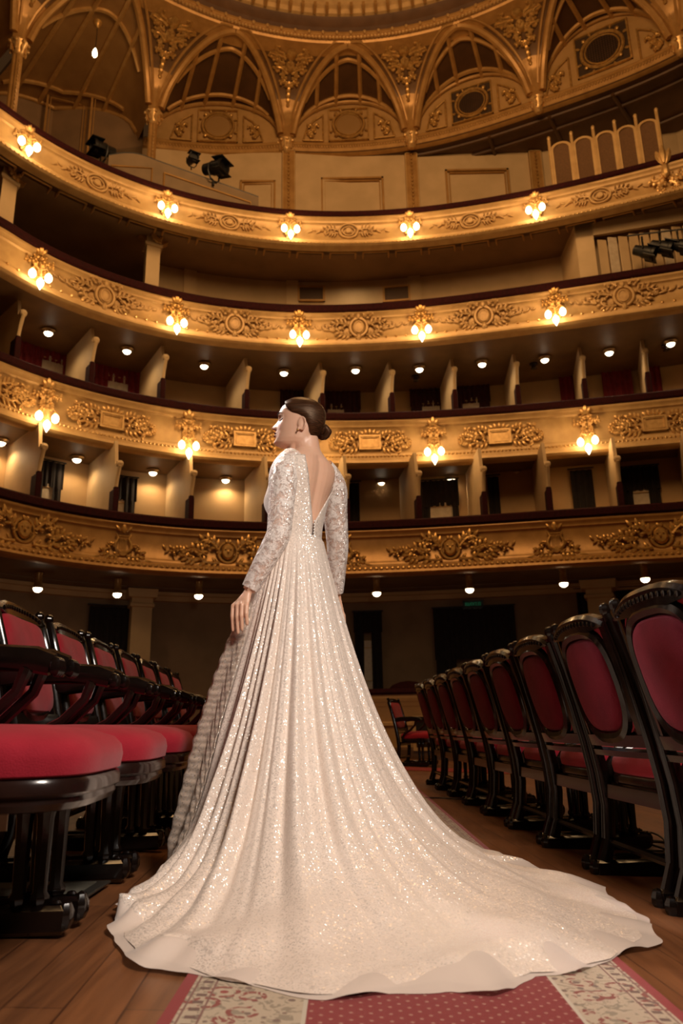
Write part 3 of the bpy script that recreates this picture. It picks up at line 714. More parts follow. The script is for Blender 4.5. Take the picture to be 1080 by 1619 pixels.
# ------------------------------------------------------------ ceiling lamps below the tiers
def make_downlight(can):
    t = thing('ceiling_lamp', '', 'ceiling lamp')
    mb = MB()
    if can: mb.lathe([(.065, 0), (.070, -.02), (.062, -.05), (.066, -.22), (.085, -.25), (.085, -.28), (.05, -.28)], 16)
    else: mb.lathe([(.13, 0), (.135, -.02), (.10, -.04), (.085, -.07), (.07, -.05)], 18)
    ho = obj('housing', mb, GILT2 if can else STEEL, t)
    z = -.28 if can else -.05; mb = MB(); mb.lathe([(.075, 0), (.078, -.02), (.062, -.05), (.03, -.07), (.004, -.075)], 14, Matrix.Translation((0, 0, z))); obj('bulb', mb, BULB, ho)
    light('downlight', 'SPOT', (0, 0, z-.09), 24 if not can else 6, (1.0, .70, .38), .06, parent=t, spot=165)
    return t
LP = {'B': [(77, 522), (201, 551), (323, 575), (449, 586), (562, 582), (663, 580), (762, 572), (861, 565), (964, 557), (1066, 552)],
      'C': [(2, 695), (122, 722), (242, 743), (357, 755), (480, 762), (603, 760), (713, 753), (817, 747), (918, 742), (1028, 736)],
      'D': [(62, 905), (187, 915), (315, 918), (452, 920), (595, 914), (741, 908), (889, 898), (1017, 890)]}
for k, pts in LP.items():
    can = k == 'D'; pr = None; nm = {'B': 'over the upper boxes', 'C': 'over the lower boxes', 'D': 'under the lowest balcony'}[k]
    for i, (px, py) in enumerate(pts):
        z = CAM.z+HT[k][1]+.058; p = at(px, py, z=z); th = math.atan2(p.x-CX, p.y-CY); e = front(k, th)-math.hypot(p.x-CX, p.y-CY)
        e = min(-.25, max(-1.4, e)); p = pos(k, th, e, z)
        lb = ('lit %s lamp %s, %s from the left' % ('can' if can else 'round dish', nm, ORD[i]))
        if pr is None: pr = make_downlight(can); pr.location = p; pr['label'] = lb; pr['group'] = 'lamps '+nm
        else: dup(pr, p, 0, lb)
p = at(556, 418, z=bA+.25); d = make_downlight(False); th = math.atan2(p.x-CX, p.y-CY); d.location = pos('A', th, -.75, bA+.25); d['label'] = 'single lit dish lamp below the top gallery, above the vents'
# unlit smoke detectors / fittings
for i, (px, py) in enumerate(((847, 590), (657, 600), (1065, 572))):
    z = bB+.055; p = at(px, py, z=z); th = math.atan2(p.x-CX, p.y-CY); p = pos('B', th, max(-1.55, front('B', th)-math.hypot(p.x-CX, p.y-CY)), z)
    mb = MB(); mb.lathe([(.09, 0), (.09, -.03), (.05, -.05), (.05, -.09), (.07, -.11), (.02, -.13)], 14, Matrix.Translation(p)); o = obj('unlit_fitting', mb, LACQ2)
    tag(o, 'dark unlit ceiling fitting in the upper boxes, %s' % ['below the eighth lit lamp', 'below the sixth lit lamp', 'at the right end'][i], 'ceiling fitting')

# ------------------------------------------------------------ drum, lunettes, pendentives and dome ring
ZC = CAM.z+13.5*K; ZR = CAM.z+15.0*K
CAPS = [at(px, py, z=ZC) for px, py in ((30, 72), (243, 182), (453, 226), (650, 217), (850, 160), (1075, 68))]
c0 = CAPS[0]+(CAPS[0]-CAPS[1])+Vector((.2, -1.0, 0)); CAPS = [c0]+CAPS+[CAPS[-1]+(CAPS[-1]-CAPS[-2])+Vector((-.4, -1.0, 0))]
RC = Vector((.30*K, 6.68*K)); RR = 7.05*K
def base_pt(s):
    """smooth plan curve through the capitals, s counts capitals"""
    i = max(0, min(len(CAPS)-2, int(math.floor(s)))); u = s-i
    p1, p2 = CAPS[i], CAPS[i+1]; p0 = CAPS[i-1] if i > 0 else p1*2-p2; p3 = CAPS[i+2] if i+2 < len(CAPS) else p2*2-p1
    return .5*((2*p1)+(p2-p0)*u+(2*p0-5*p1+4*p2-p3)*u*u+(3*p1-p0-3*p2+p3)*u**3)
def ring_pt(s):
    b = base_pt(s); d = Vector((b.x, b.y))-RC; d.normalize(); return Vector((RC.x+d.x*RR, RC.y+d.y*RR, ZR))
def Sf(s, q):
    b, r = base_pt(s), ring_pt(s); a = q*PI/2; k = 1-math.cos(a)
    return Vector((b.x+(r.x-b.x)*k, b.y+(r.y-b.y)*k, ZC+(ZR-ZC)*math.sin(a)))
def archq(u):
    x = abs(2*u-1)/.91
    return 0.0 if x >= 1 else .95*(1-x**1.55)**(1/1.7)
NB = len(CAPS)-1
PEND = simple('brown_gold_pendentive', (.13, .065, .024), (.17, .085, .03), 5, .4, .25, .1, 40)
for i in range(NB+1):
    # pendentive over capital i: from mid bay i-1 to mid bay i
    s0, s1 = max(0, i-.5), min(NB, i+.5); mb = MB(); n = 36; rows = []
    if i in (0, NB): continue
    for j in range(n+1):
        s = s0+(s1-s0)*j/n; u = s-math.floor(s) if s < NB else 1
        q0 = archq(u) if abs(u) > 1e-6 else 0; rows.append([Sf(min(s, NB-1e-4), q0+(1-q0)*m_/12) for m_ in range(13)])
    lab = {1: 'brown and gold pendentive at the top left corner above a clustered column', 2: 'relief pendentive rising from the slender column left of the lit medallion', 3: 'relief pendentive between the two central lunettes on the left',
           4: 'relief pendentive right of the central lunette', 5: 'relief pendentive between the two round grilles', 6: 'pendentive at the top right edge beyond the large grille'}[i]
    mb.grid(rows); t = thing('pendentive', lab, 'pendentive', base_pt(i)); obj('spandrel', mb, PEND, t, world=True)
    # ribs that follow the arches
    for h in (-1, 1):
        rb = MB(); pts = []; pts2 = []
        for j in range(19):
            u = .05+.45*j/18; uu = u if h > 0 else 1-u; s = i+(u if h > 0 else -u)
            q = archq(uu); p = Sf(s, q); b = base_pt(s); cn = Vector((RC.x-b.x, RC.y-b.y, -.6)).normalized(); pts.append(p+cn*.05)
            q2 = min(1, q+.09); pts2.append(Sf(i+h*max(0, u-.028), q2)+cn*.03)
        rb.tube(pts, .085, 8); rb.tube(pts2, .035, 6)
        obj('arch_rib', rb, GOLD2, t, world=True)
    # neck of the pendentive
    nb = MB(); rows = []
    for j in range(10):
        q = .0+.42*j/9; w_ = .055+.0*j; uu = .5*(1-(1-(min(q, .94)/.95)**1.7)**(1/1.55)*.91)
        c = Sf(i, q); a = Sf(i-uu*.96, q); b = Sf(i+uu*.96, q); cn = Vector((RC.x-c.x, RC.y-c.y, 0)).normalized(); rows.append([a, c+cn*.10, b])
    nb.grid(rows); obj('neck', nb, GOLD2, t, world=True)
    def P(u, v, w_, i=i):
        sl = (base_pt(i+.05)-base_pt(i-.05)).length/.1; q = .66+v*.42
        q = max(.02, min(1.0, q)); a = Sf(i+u/sl*1.0, q); cn = Vector((RC.x-a.x, RC.y-a.y, -.9)).normalized(); return a+cn*(w_+.02)
    mbo = ornament('spandrel', lambda u, v, w_: P(u, (v-.45)*.80, w_)); obj('relief_ornament', mbo, GILT2, t, world=True)
# capitals (corbels) and shafts
def corbel(p, label, full):
    t = thing('column' if full else 'corbel', label, 'column' if full else 'corbel', (p.x, p.y, zA-.3 if full else p.z-.2))
    d = Vector((RC.x-p.x, RC.y-p.y)).normalized(); M = Matrix.Translation(p) @ Matrix.Rotation(math.atan2(d.y, d.x), 4, 'Z')
    mb = MB(); mb.lathe([(.05, -.34), (.10, -.30), (.10, -.26), (.13, -.22), (.15, -.10), (.20, -.04), (.22, .0), (.20, .05), (.10, .08)], 14, M)
    for a in range(8):
        q = 2*PI*a/8; PP = lambda u, v, w_: M @ Vector(((.13+w_)*math.cos(q+u*4), (.13+w_)*math.sin(q+u*4), v))
        tear(mb, PP, 0, -.24, .02, PI/2, .2, .05, .03); mb.ell(M @ Vector((.20*math.cos(q), .20*math.sin(q), -.03)), (.045,)*3, 6, 4)
    obj('capital', mb, GILT, t, world=True)
    if full:
        mb = MB()
        for a in range(4):
            q = 2*PI*a/4+PI/4; c = p+Vector((.055*math.cos(q), .055*math.sin(q), 0)); mb.lathe([(.055, zA-.55), (.055, p.z-.3)], 8, Matrix.Translation((c.x, c.y, 0)))
        obj('shaft', mb, GOLD2, t, world=True)
        mb = MB(); z = zA+.3
        while z < p.z-.45: mb.ell(M @ Vector((.115, 0, z-p.z)), (.02, .02, .035), 6, 4); z += .10
        obj('bead_string', mb, GILT, t, world=True)
    return t
corbel(base_pt(1), 'clustered gilt column at the far left edge of the top gallery', True)
corbel(base_pt(2), 'slender clustered gilt column standing on the top gallery beside the booth', True)
corbel(base_pt(3), 'gilt corbel below the pendentive left of the central lunette', False)
corbel(base_pt(4), 'gilt corbel below the pendentive right of the central lunette', False)
corbel(base_pt(5), 'gilt corbel between the lunettes with round grilles', False)
corbel(base_pt(6), 'gilt corbel at the top right edge below the last pendentive', False)

# plan of the wall under / in the lunettes
def wallp(s):
    b = base_pt(s)
    out = Vector((b.x-RC.x, b.y-RC.y, 0)).normalized()
    off = .05
    if s < 3: off = .05+.85*max(0, min(1, (3-s)))
    if s < 2: off = .9+1.7*min(1, (2-s)*2)
    return b+out*off
HL = 1.2*K
def lun(u, i=3):
    x = abs(2*u-1)/.93
    return 0 if x >= 1 else HL*{4: 1.08, 5: 1.32, 6: 1.32}.get(i, 1.03)*math.sqrt(1-x*x)
LAB = {2: 'left lunette with a plain round medallion, above the booth', 3: 'central lunette with a plain round medallion', 4: 'lunette with a black round grille right of centre', 5: 'large tilted lunette with a black round grille at the upper right'}
for i in range(0, NB):
    # ruled vault between the lunette arch and the front arch
    mb = MB(); rows = []; n = 40
    for j in range(n+1):
        u = .03+.94*j/n; a = wallp(i+u)+Vector((0, 0, lun(u, i))); b = Sf(i+u, archq(u))
        rows.append([a+(b-a)*k_/5 for k_ in range(6)])
    mb.grid(rows); struct('ceiling_vault', mb, VAULT if i >= 2 else simple('lit_vault_paint', (.30, .16, .055), (.36, .20, .07), 3, .4, .1), angle=1.2)  # left bays: warm lamp light is put into a paler vault colour
    mb = MB()
    for u in (.24, .40, .60, .76):
        a = wallp(i+u)+Vector((0, 0, lun(u, i))); b = Sf(i+u, archq(u)); cn = Vector((0, 0, -1)); mb.tube([a+(b-a)*k_/4+cn*.02 for k_ in range(5)], (.06), 6)
    for f_ in (.16, .80):
        pts = []
        for j in range(25):
            u = .14+.72*j/24; a = wallp(i+u)+Vector((0, 0, lun(u, i))); b = Sf(i+u, archq(u)); pts.append(a+(b-a)*f_+Vector((0, 0, -.02)))
        mb.tube(pts, .055, 6)
    pts = [wallp(i+.04+.92*j/24)+Vector((0, 0, lun(.04+.92*j/24, i)-.01)) for j in range(25)]
    mb.tube([p_+Vector((RC.x-p_.x, RC.y-p_.y, 0)).normalized()*.06 for p_ in pts], .055, 8)
    mo = struct('trim_%d' % (i+2), mb, GOLD2 if i >= 2 else MOLD)
    if i < 2: continue
    # lunette panel
    t = thing('lunette', LAB.get(i, 'lunette at the far upper right, cut by the picture edge'), 'lunette', wallp(i+.5))
    mb = MB(); rows = []
    for j in range(n+1):
        u = .0+1.0*j/n; p = wallp(i+u); rows.append([p+Vector((0, 0, -.22)), p+Vector((0, 0, .0)), p+Vector((0, 0, max(.001, lun(u, i)*.5))), p+Vector((0, 0, max(.002, lun(u, i))))])
    mb.grid(rows); obj('panel', mb, simple('ochre_lunette', (.42, .25, .09), (.50, .30, .12), 3, .5, .1), t, world=True)
    Pn = (wallp(i+.55)-wallp(i+.45)); sl = Pn.length/.1
    def PL(u, v, w_, i=i, sl=sl):
        p = wallp(i+.5+u/sl); cn = Vector((RC.x-p.x, RC.y-p.y, 0)).normalized(); return p+cn*(w_+.03)+Vector((0, 0, v))
    zc = .60 if i < 5 else .80; g_ = 1.0 if i < 5 else 1.18; PL0 = PL
    PL = lambda u, v, w_, PL0=PL0, g_=g_, zc=zc: PL0(u*g_, zc+(v-zc)*g_, w_)
    mb = MB(); ringp(mb, PL, 0, zc, .40, .40, .035, .03, 36); ringp(mb, PL, 0, zc, .33, .33, .018, .03, 36)
    rframe(mb, PL, 0, zc, .52, .50, .03)
    for k_ in range(4):
        q = PI/4+k_*PI/2; mb.ell(PL(.46*math.cos(q)*1.0, zc+.46*math.sin(q), .04), (.05, .05, .05), 8, 5)
        for dq in (-.35, .35): tear(mb, PL, .42*math.cos(q+dq)*1.08, zc+.42*math.sin(q+dq)*1.08, .01, q+dq*1.5, .1, .03)
    obj('medallion_frame', mb, GILT2, t, world=True)
    grille = i >= 4
    mb = MB(); flat_ell(mb, PL, 0, zc, .32, .32, -.01, .03 if not grille else .012, 36)
    obj('medallion', mb, simple('grille_black', (.012, .008, .006), None, rough=.6) if grille else simple('medallion_ochre', (.30, .17, .06), None, rough=.5), t, world=True, label='black round grille' if grille else 'plain ochre disc')
    if grille:
        mb = MB()
        for q in range(-6, 7):
            x = q*.048; hh = math.sqrt(max(0, .31**2-x*x)); mb.tube([PL(x, zc-hh, .03), PL(x, zc+hh, .03)], .006, 4); mb.tube([PL(-hh, zc+x, .03), PL(hh, zc+x, .03)], .006, 4)
        obj('grille_bar', mb, DARKB, t, world=True)
        mb = MB(); 
        for k_ in range(4):
            q = PI/4+k_*PI/2; pts = [(0.5*math.copysign(1, math.cos(q)), zc+.48*math.copysign(1, math.sin(q)))]
        for (x0, x1) in ((-1, 1),):
            pass
        mb.prism([(-.49, zc-.47), (.49, zc-.47), (.49, zc+.47), (-.49, zc+.47)], lambda a, b, c: PL(a, b, c), -.02, -.005); obj('backing', mb, simple('backing_brown', (.045, .024, .012), None, rough=.6), t, world=True, label='dark square ground of the grille')
    for h in (-1, 1):
        mb = MB(); PC_ = lambda u, v, w_, h=h: PL(h*(.92)+u*h, v+.42, w_)
        o_ = ornament('corner', PC_); mb.add(o_.v, o_.f)
        fr = [(.66, .12), (1.18, .12), (1.08, .48), (.90, .74), (.66, .92)]
        for q in range(5):
            a, b = fr[q], fr[(q+1) % 5]; mb.tube([PL(h*a[0], a[1], .01), PL(h*b[0], b[1], .01)], .022, 6)
        obj('corner_relief', mb, GILT2, t, world=True)
    # cornice along the base with dentils
    mb = MB(); rows = []
    for j in range(25):
        s = i+j/24; p = wallp(s); cn = Vector((RC.x-p.x, RC.y-p.y, 0)).normalized()
        rows.append([p+cn*e+Vector((0, 0, z)) for e, z in ((.0, .02), (.10, .02), (.14, -.03), (.14, -.08), (.08, -.12), (.06, -.22), (.0, -.26), (-.1, -.26), (-.1, .02))])
    mb.grid(rows, cu=True, cap=True)
    obj('cornice', mb, GOLD2, t, world=True)
    mb = MB()
    for j in range(48):
        p = wallp(i+(j+.5)/48); cn = Vector((RC.x-p.x, RC.y-p.y, 0)).normalized(); mb.ell(p+cn*.10+Vector((0, 0, -.12)), (.02, .02, .03), 6, 4)
    obj('bead_moulding', mb, GILT, t, world=True)

# dome ring
def ring_arc(prof, mat, name, n=90, a0=-1.35, a1=1.35, parent=None):
    mb = MB(); rows = []
    for i in range(n+1):
        a = a0+(a1-a0)*i/n; rows.append([Vector((RC.x+(RR+dr)*math.sin(a), RC.y+(RR+dr)*math.cos(a), ZR+dz)) for dr, dz in prof])
    mb.grid(rows, cu=True, cap=True); return mb
t = thing('dome_ring', 'gilded beaded ring and stepped brown bands at the foot of the dome', 'dome ring', (RC.x, RC.y+RR, ZR))
obj('band', ring_arc([(.45, -.05), (.0, -.02), (-.03, .03), (-.10, .05), (-.16, .10), (-.16, .16), (.45, .20)], 0, ''), GOLD2, t, world=True)
mb = MB()
for i in range(230):
    a = -1.3+2.6*i/229; mb.ell(Vector((RC.x+(RR-.12)*math.sin(a), RC.y+(RR-.12)*math.cos(a), ZR+.03)), (.045, .045, .04), 6, 4)
    if i % 4 == 0: mb.ell(Vector((RC.x+(RR-.17)*math.sin(a), RC.y+(RR-.17)*math.cos(a), ZR+.12)), (.05, .05, .05), 6, 4)
obj('bead_moulding', mb, GILT, t, world=True)
obj('cove', ring_arc([(-.14, .16), (-.22, .22), (-.25, .40), (-.30, .50), (.0, .52), (.0, .2)], 0, ''), DARKB, t, world=True, label='dark brown cove')
obj('gilt_band', ring_arc([(-.26, .47), (-.36, .49), (-.40, .58), (-.48, .62), (-.52, .74), (-.2, .76)], 0, ''), GOLD, t, world=True)
obj('upper_cove', ring_arc([(-.50, .73), (-.62, .80), (-.75, 1.2), (-1.5, 1.75), (-1.3, 1.8), (-.4, 1.1)], 0, ''), DARKB, t, world=True)
mb = MB()
for i in range(64):
    a = -1.3+2.6*i/63; c = Vector((RC.x+(RR-.42)*math.sin(a), RC.y+(RR-.42)*math.cos(a), ZR+.52)); M = Matrix.Translation(c) @ Matrix.Rotation(-a, 4, 'Z'); mb.box((-.035, -.18, -.08), (.035, .05, .04), M)
obj('dentil_band', mb, GOLD2, t, world=True)
t2 = thing('dome', 'pale fluted gilt dome shell at the very top of the view', 'dome', (RC.x, RC.y+RR-2, ZR+1.6))
mb = MB(); rows = []
for i in range(181):
    a = -1.35+2.7*i/180; fl = .07*abs(math.sin(a*38)); rows.append([Vector((RC.x+(RR+dr-fl)*math.sin(a), RC.y+(RR+dr-fl)*math.cos(a), ZR+dz)) for dr, dz in ((-1.55, 1.6), (-1.7, 1.9), (-2.1, 2.6), (-3.2, 3.6), (-5.0, 4.3), (-7.3, 4.6))])
mb.grid(rows); obj('shell', mb, GOLD, t2, world=True)
mb = ring_arc([(-1.45, 1.48), (-1.62, 1.46), (-1.72, 1.56), (-1.72, 1.66), (-1.5, 1.7)], 0, ''); obj('rim', mb, GILT2, t2, world=True)

# flat ceiling behind the drum on the right, with mouldings
mb = MB(); rows = []
for j in range(31):
    s = 3.0+(NB-.001-3.0)*j/30; p = base_pt(s)+Vector((0, 0, -.24)); cn = Vector((p.x-RC.x, p.y-RC.y, 0)).normalized(); rows.append([p+cn*.0, p+cn*2.0, p+cn*4.5, p+cn*4.5+Vector((0, 0, .1)), p+Vector((0, 0, .1))])
mb.grid(rows, cu=True, cap=True); struct('ceiling_gallery', mb, DARKB)
mb = MB()
for s in (4.6, 5.05, 5.5, 6.0):
    p = base_pt(s)+Vector((0, 0, -.27)); cn = Vector((p.x-RC.x, p.y-RC.y, 0)).normalized(); mb.tube([p+cn*.3, p+cn*4.0], .05, 6)
for f_ in (.35, .8, 1.9): mb.tube([base_pt(3.6+j*.1)+Vector((0, 0, -.27))+Vector((base_pt(3.6+j*.1).x-RC.x, base_pt(3.6+j*.1).y-RC.y, 0)).normalized()*f_ for j in range(29)], .045, 6)
struct('trim_20', mb, VAULT)

# top gallery back wall: follows the lunettes on the left, straight on the right
pl = [wallp(1.0), wallp(1.5), wallp(2.0), wallp(2.5), wallp(3.0)]
YW = wallp(3.6).y+.12
pl += [Vector((wallp(3.5).x, YW, 0)), Vector((3.0, YW, 0)), Vector((5.2, YW, 0)), Vector((8.5, YW-.6, 0)), Vector((12.0, YW-3, 0))]
mb = MB(); mb.grid([[Vector((p.x, p.y, zA-.8)), Vector((p.x, p.y, ZC-.2))] for p in pl]); struct('wall_top_gallery', mb, WALL2, False)
mb = MB(); pl2 = [wallp(0.0), wallp(.5), wallp(1.0), wallp(1.5), wallp(2.0)]
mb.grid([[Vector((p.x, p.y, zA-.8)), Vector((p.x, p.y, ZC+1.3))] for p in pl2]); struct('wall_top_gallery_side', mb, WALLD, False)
def wall_panel(pa, pb, z0, z1, name, label, strip=False):
    d = (pb-pa); d.z = 0; ln = d.length; d.normalize(); nrm = Vector((d.y, -d.x, 0))
    P = lambda u, v, w_: Vector((pa.x, pa.y, 0))+d*(u+ln/2)+nrm*(w_+.03)+Vector((0, 0, v))
    t = thing(name, label, 'wall moulding', P(0, z0, 0)); mb = MB()
    if strip:
        mb.prism([(-ln/2, z0), (ln/2, z0), (ln/2, z1), (-ln/2, z1)], lambda a, b, c: P(a, b, c), -.02, .05); obj('flat', mb, GOLD2, t, False, world=True)
        mb = MB(); z = z0+.05
        while z < z1: mb.ell(P(0, z, .07), (.03, .03, .045), 6, 4); z += .11
        obj('bead_string', mb, GILT2, t, world=True)
        mb = MB(); rframe(mb, P, 0, (z0+z1)/2, ln/2, (z1-z0)/2, .025, .05); obj('edge_moulding', mb, GOLD, t, False, world=True)
    else:
        rframe(mb, P, 0, (z0+z1)/2, ln/2, (z1-z0)/2, .05, .02); rframe(mb, P, 0, (z0+z1)/2, ln/2-.09, (z1-z0)/2-.09, .02, .01); obj('frame', mb, GOLD2, t, False, world=True)
def onwall(px, py, Yw): return at(px, py, Y=Yw)
for px, lb in ((457, 'beaded pilaster strip left of the central wall panel'), (652, 'beaded pilaster strip right of the central wall panel'), (850, 'beaded pilaster strip beside the arched screen')):
    c = onwall(px, 300, YW if px > 500 else wallp(3).y+.0); wall_panel(c+Vector((-.16, 0, 0)), c+Vector((.16, 0, 0)), zA-.3, ZC-.26, 'pilaster', lb, True)
for a, b, py, lb in ((507, 606, 283, 'large sunk wall panel under the central lunette'), (703, 803, 270, 'large sunk wall panel under the grille lunette'), (380, 436, 288, 'narrow sunk wall panel behind the booth')):
    pa, pb = onwall(a, py, YW if a > 450 else wallp(2.9).y), onwall(b, py, YW if a > 450 else wallp(2.7).y+.0); wall_panel(pa, pb, zA-.4, (pa.z+pb.z)/2, 'wall_panel', lb)
for a, b, lb in ((75, 140, 'dark sunk panel at the far left of the top gallery'), (145, 205, 'dark sunk panel behind the hanging bulb')):
    pa, pb = at(a, 150, Y=wallp(1.35).y), at(b, 160, Y=wallp(1.7).y); wall_panel(pa, pb, zA-.2, pa.z, 'wall_panel', lb)

# second gallery: pilasters, vents, mouldings
for px, lb in ((462, 'flat wall pilaster left of the left vent'), (655, 'flat wall pilaster right of the right vent'), (300, 'flat wall pilaster left in the second gallery')):
    th = on_tier('B', -1.72, px, 450, zB+.9); P = bal_P('B', th, 0, -1.72); mb = MB(); mb.prism([(-.12, zB-.3), (.12, zB-.3), (.12, bA+.5), (-.12, bA+.5)], lambda a, b, c: P(a, b, c), -.02, .06)
    o = obj('pilaster', mb, WALL2, None, False); tag(o, lb, 'pilaster')
for px, lb in ((492, 'dark square air vent left of centre in the second gallery wall'), (627, 'dark square air vent right of centre in the second gallery wall')):
    th = on_tier('B', -1.72, px, 465, zB+.4); P = bal_P('B', th, at(px, 466, Y=pos('B', th, -1.72, 0).y).z, -1.70)
    t = thing('air_vent', lb, 'vent', P(0, 0, 0)); mb = MB(); rframe(mb, P, 0, 0, .27, .20, .04, .02); obj('frame', mb, GOLD2, t, False, world=True)
    mb = MB(); mb.prism([(-.23, -.16), (.23, -.16), (.23, .16), (-.23, .16)], lambda a, b, c: P(a, b, c), -.02, .01); obj('grille', mb, simple('vent_dark', (.10, .055, .028), None, rough=.6), t, False, world=True)
mb = MB(); arc(mb, 'B', [(-1.60, bA+.36), (-1.58, bA+.42), (-1.64, bA+.50), (-1.74, bA+.50), (-1.74, bA+.36)], -.42, TH1); struct('trim_21', mb, GOLD2)
# columns in the second gallery
for px, py, lb in ((240, 420, 'tan gallery column with bracket capital behind the second balcony'), (8, 330, 'tan gallery column at the left edge behind the second balcony')):
    th = on_tier('B', -.9, px, py, zB+.8); P = bal_P('B', th, 0, -.9); t = thing('gallery_column', lb, 'column', P(0, zB-.5, 0))
    mb = MB(); rows = []
    top = bA+.30
    for z, a in ((zB-.56, .13), (top-.42, .13), (top-.40, .17), (top-.34, .17), (top-.32, .14), (top-.16, .14), (top-.14, .18), (top-.08, .22), (top, .22)): rows.append([P(x*a, z, y*a) for x, y in ((-1, -1), (1, -1), (1, 1), (-1, 1))])
    mb.grid(rows, cu=True, cap=True); obj('shaft', mb, WALL2, t, False, world=True)
    mb = MB()
    for h in (-1, 1): mb.prism([(h*.12, top-.34), (h*.45, top-.02), (h*.45, top+.03), (h*.12, top+.03)], lambda a, b, c: P(a, b, c), -.08, .08)
    scroll(mb, P, 0, top-.1, -PI/2, .4, 4, .04, w=.2); obj('bracket_capital', mb, GOLD2, t, world=True)
mb = MB(); arc(mb, 'B', [(-.78, bA+.18), (-.78, bA+.36), (-1.02, bA+.36), (-1.02, bA+.18)], TH0, -.30); struct('trim_22', mb, GOLD2)

# booth in the top gallery on the left
thA, thB = th_at('A', 180, 250, zA+1.0), th_at('A', 408, 310, zA+.55)
t = thing('lighting_booth', 'grey-brown panelled lighting booth on the left of the top gallery', 'booth', pos('A', -.4, -.7, zA-.5))
pa, pm, pb = at(172, 246, Y=13.3), at(247, 254, Y=13.75), at(409, 312, Y=14.5)
BOO = simple('grey_brown_board', (.22, .15, .085), (.27, .185, .105), 3, .7)
def booth_wall(a, b, nm, curve=0):
    mb = MB(); n = 10; rows = []
    d = (b-a); nrm = Vector((-d.y, d.x, 0)).normalized()
    for i in range(n+1):
        s = i/n; p = a+d*s+Vector((0, 0, curve*math.sin(PI*s))); rows.append([Vector((p.x, p.y, zA-.5)), p, p+nrm*.12, Vector((p.x, p.y, zA-.5))+nrm*.12])
    mb.grid(rows, cu=True, cap=True); obj(nm, mb, BOO, t, False, world=True)
    mb = MB(); mb.tube([a+d*(i/n)+Vector((0, 0, curve*math.sin(PI*i/n)+.02))+nrm*.06 for i in range(n+1)], .05, 6); obj('cap_rail', mb, BLACK, t, world=True)
    mb = MB(); f_ = [a+d*.08+Vector((0, 0, -.25)), a+d*.92+Vector((0, 0, -.22)), Vector((a+d*.92).to_tuple()[:2]+(zA+.0,)), Vector((a+d*.08).to_tuple()[:2]+(zA+.0,))]
    f_ = [p-nrm*.01 for p in f_]; mb.tube(f_+[f_[0]], .025, 4); obj('panel_moulding', mb, GOLD2, t, world=True)
booth_wall(pa, pm, 'side_board', .12); booth_wall(pm, pb, 'front_board')
# stage spotlights
def spotlight(px, py, Y, rz, tilt, label, s=1.0, hang=False):
    p = at(px, py, Y=Y); t = thing('stage_spotlight', label, 'spotlight', p, rz, 'stage spotlights'); R_ = Matrix.Rotation(tilt, 4, 'Y')
    b = MB(); b.lathe([(.05, -.22), (.10, -.20), (.11, -.05), (.13, .0), (.13, .16), (.15, .18), (.15, .24), (.12, .24), (.11, .18)], 14, Matrix.Scale(s, 4) @ R_ @ Matrix.Rotation(PI/2, 4, 'Y')); obj('lamp_housing', b, BLACK, t)
    y = MB(); hh = 1 if hang else -1; y.tube([(0, -.15*s, 0), (0, -.15*s, .16*hh*s), (0, -.08*s, .26*hh*s), (0, .08*s, .26*hh*s), (0, .15*s, .16*hh*s), (0, .15*s, 0)], .016*s, 6); y.tube([(0, 0, .26*hh*s), (0, 0, .36*hh*s)], .022*s, 6); obj('yoke', y, BLACK, t)
    d = MB(); d.box((.05*s, -.17*s, .10*s), (.30*s, .17*s, .115*s), R_); d.box((.05*s, -.17*s, -.115*s), (.30*s, .17*s, -.10*s), R_); obj('barn_door', d, BLACK, t)
spotlight(165, 237, 13.3, -2.4, .15, 'black stage spotlight on the left end of the booth', 1.1)
spotlight(303, 252, 13.95, -1.0, .2, 'small black stage spotlight on a stand in the middle of the booth', .75)
spotlight(338, 266, 14.1, -.5, .25, 'large black stage spotlight on the booth, right of the small one', 1.25)
# hanging bulb
p = at(150, 84, Y=13.2); t = thing('pendant_bulb', 'bare lit bulb hanging under the left vault of the top gallery', 'pendant lamp', p)
obj('bulb', MB().lathe([(.02, .12), (.035, .08), (.055, .0), (.05, -.06), (.02, -.11), (.004, -.12)], 12), GLOBE, t); obj('cord', MB().tube([(0, 0, .12), (.01, 0, .5), (0, 0, .85)], .008, 6), BLACK, t)
obj('ceiling_rose', MB().lathe([(.02, .70), (.06, .74), (.09, .82), (.10, .86), (.02, .86)], 12), GILT2, t); light('pendant_light', 'POINT', (0, 0, -.18), 10, (1, .62, .28), .06, parent=t)
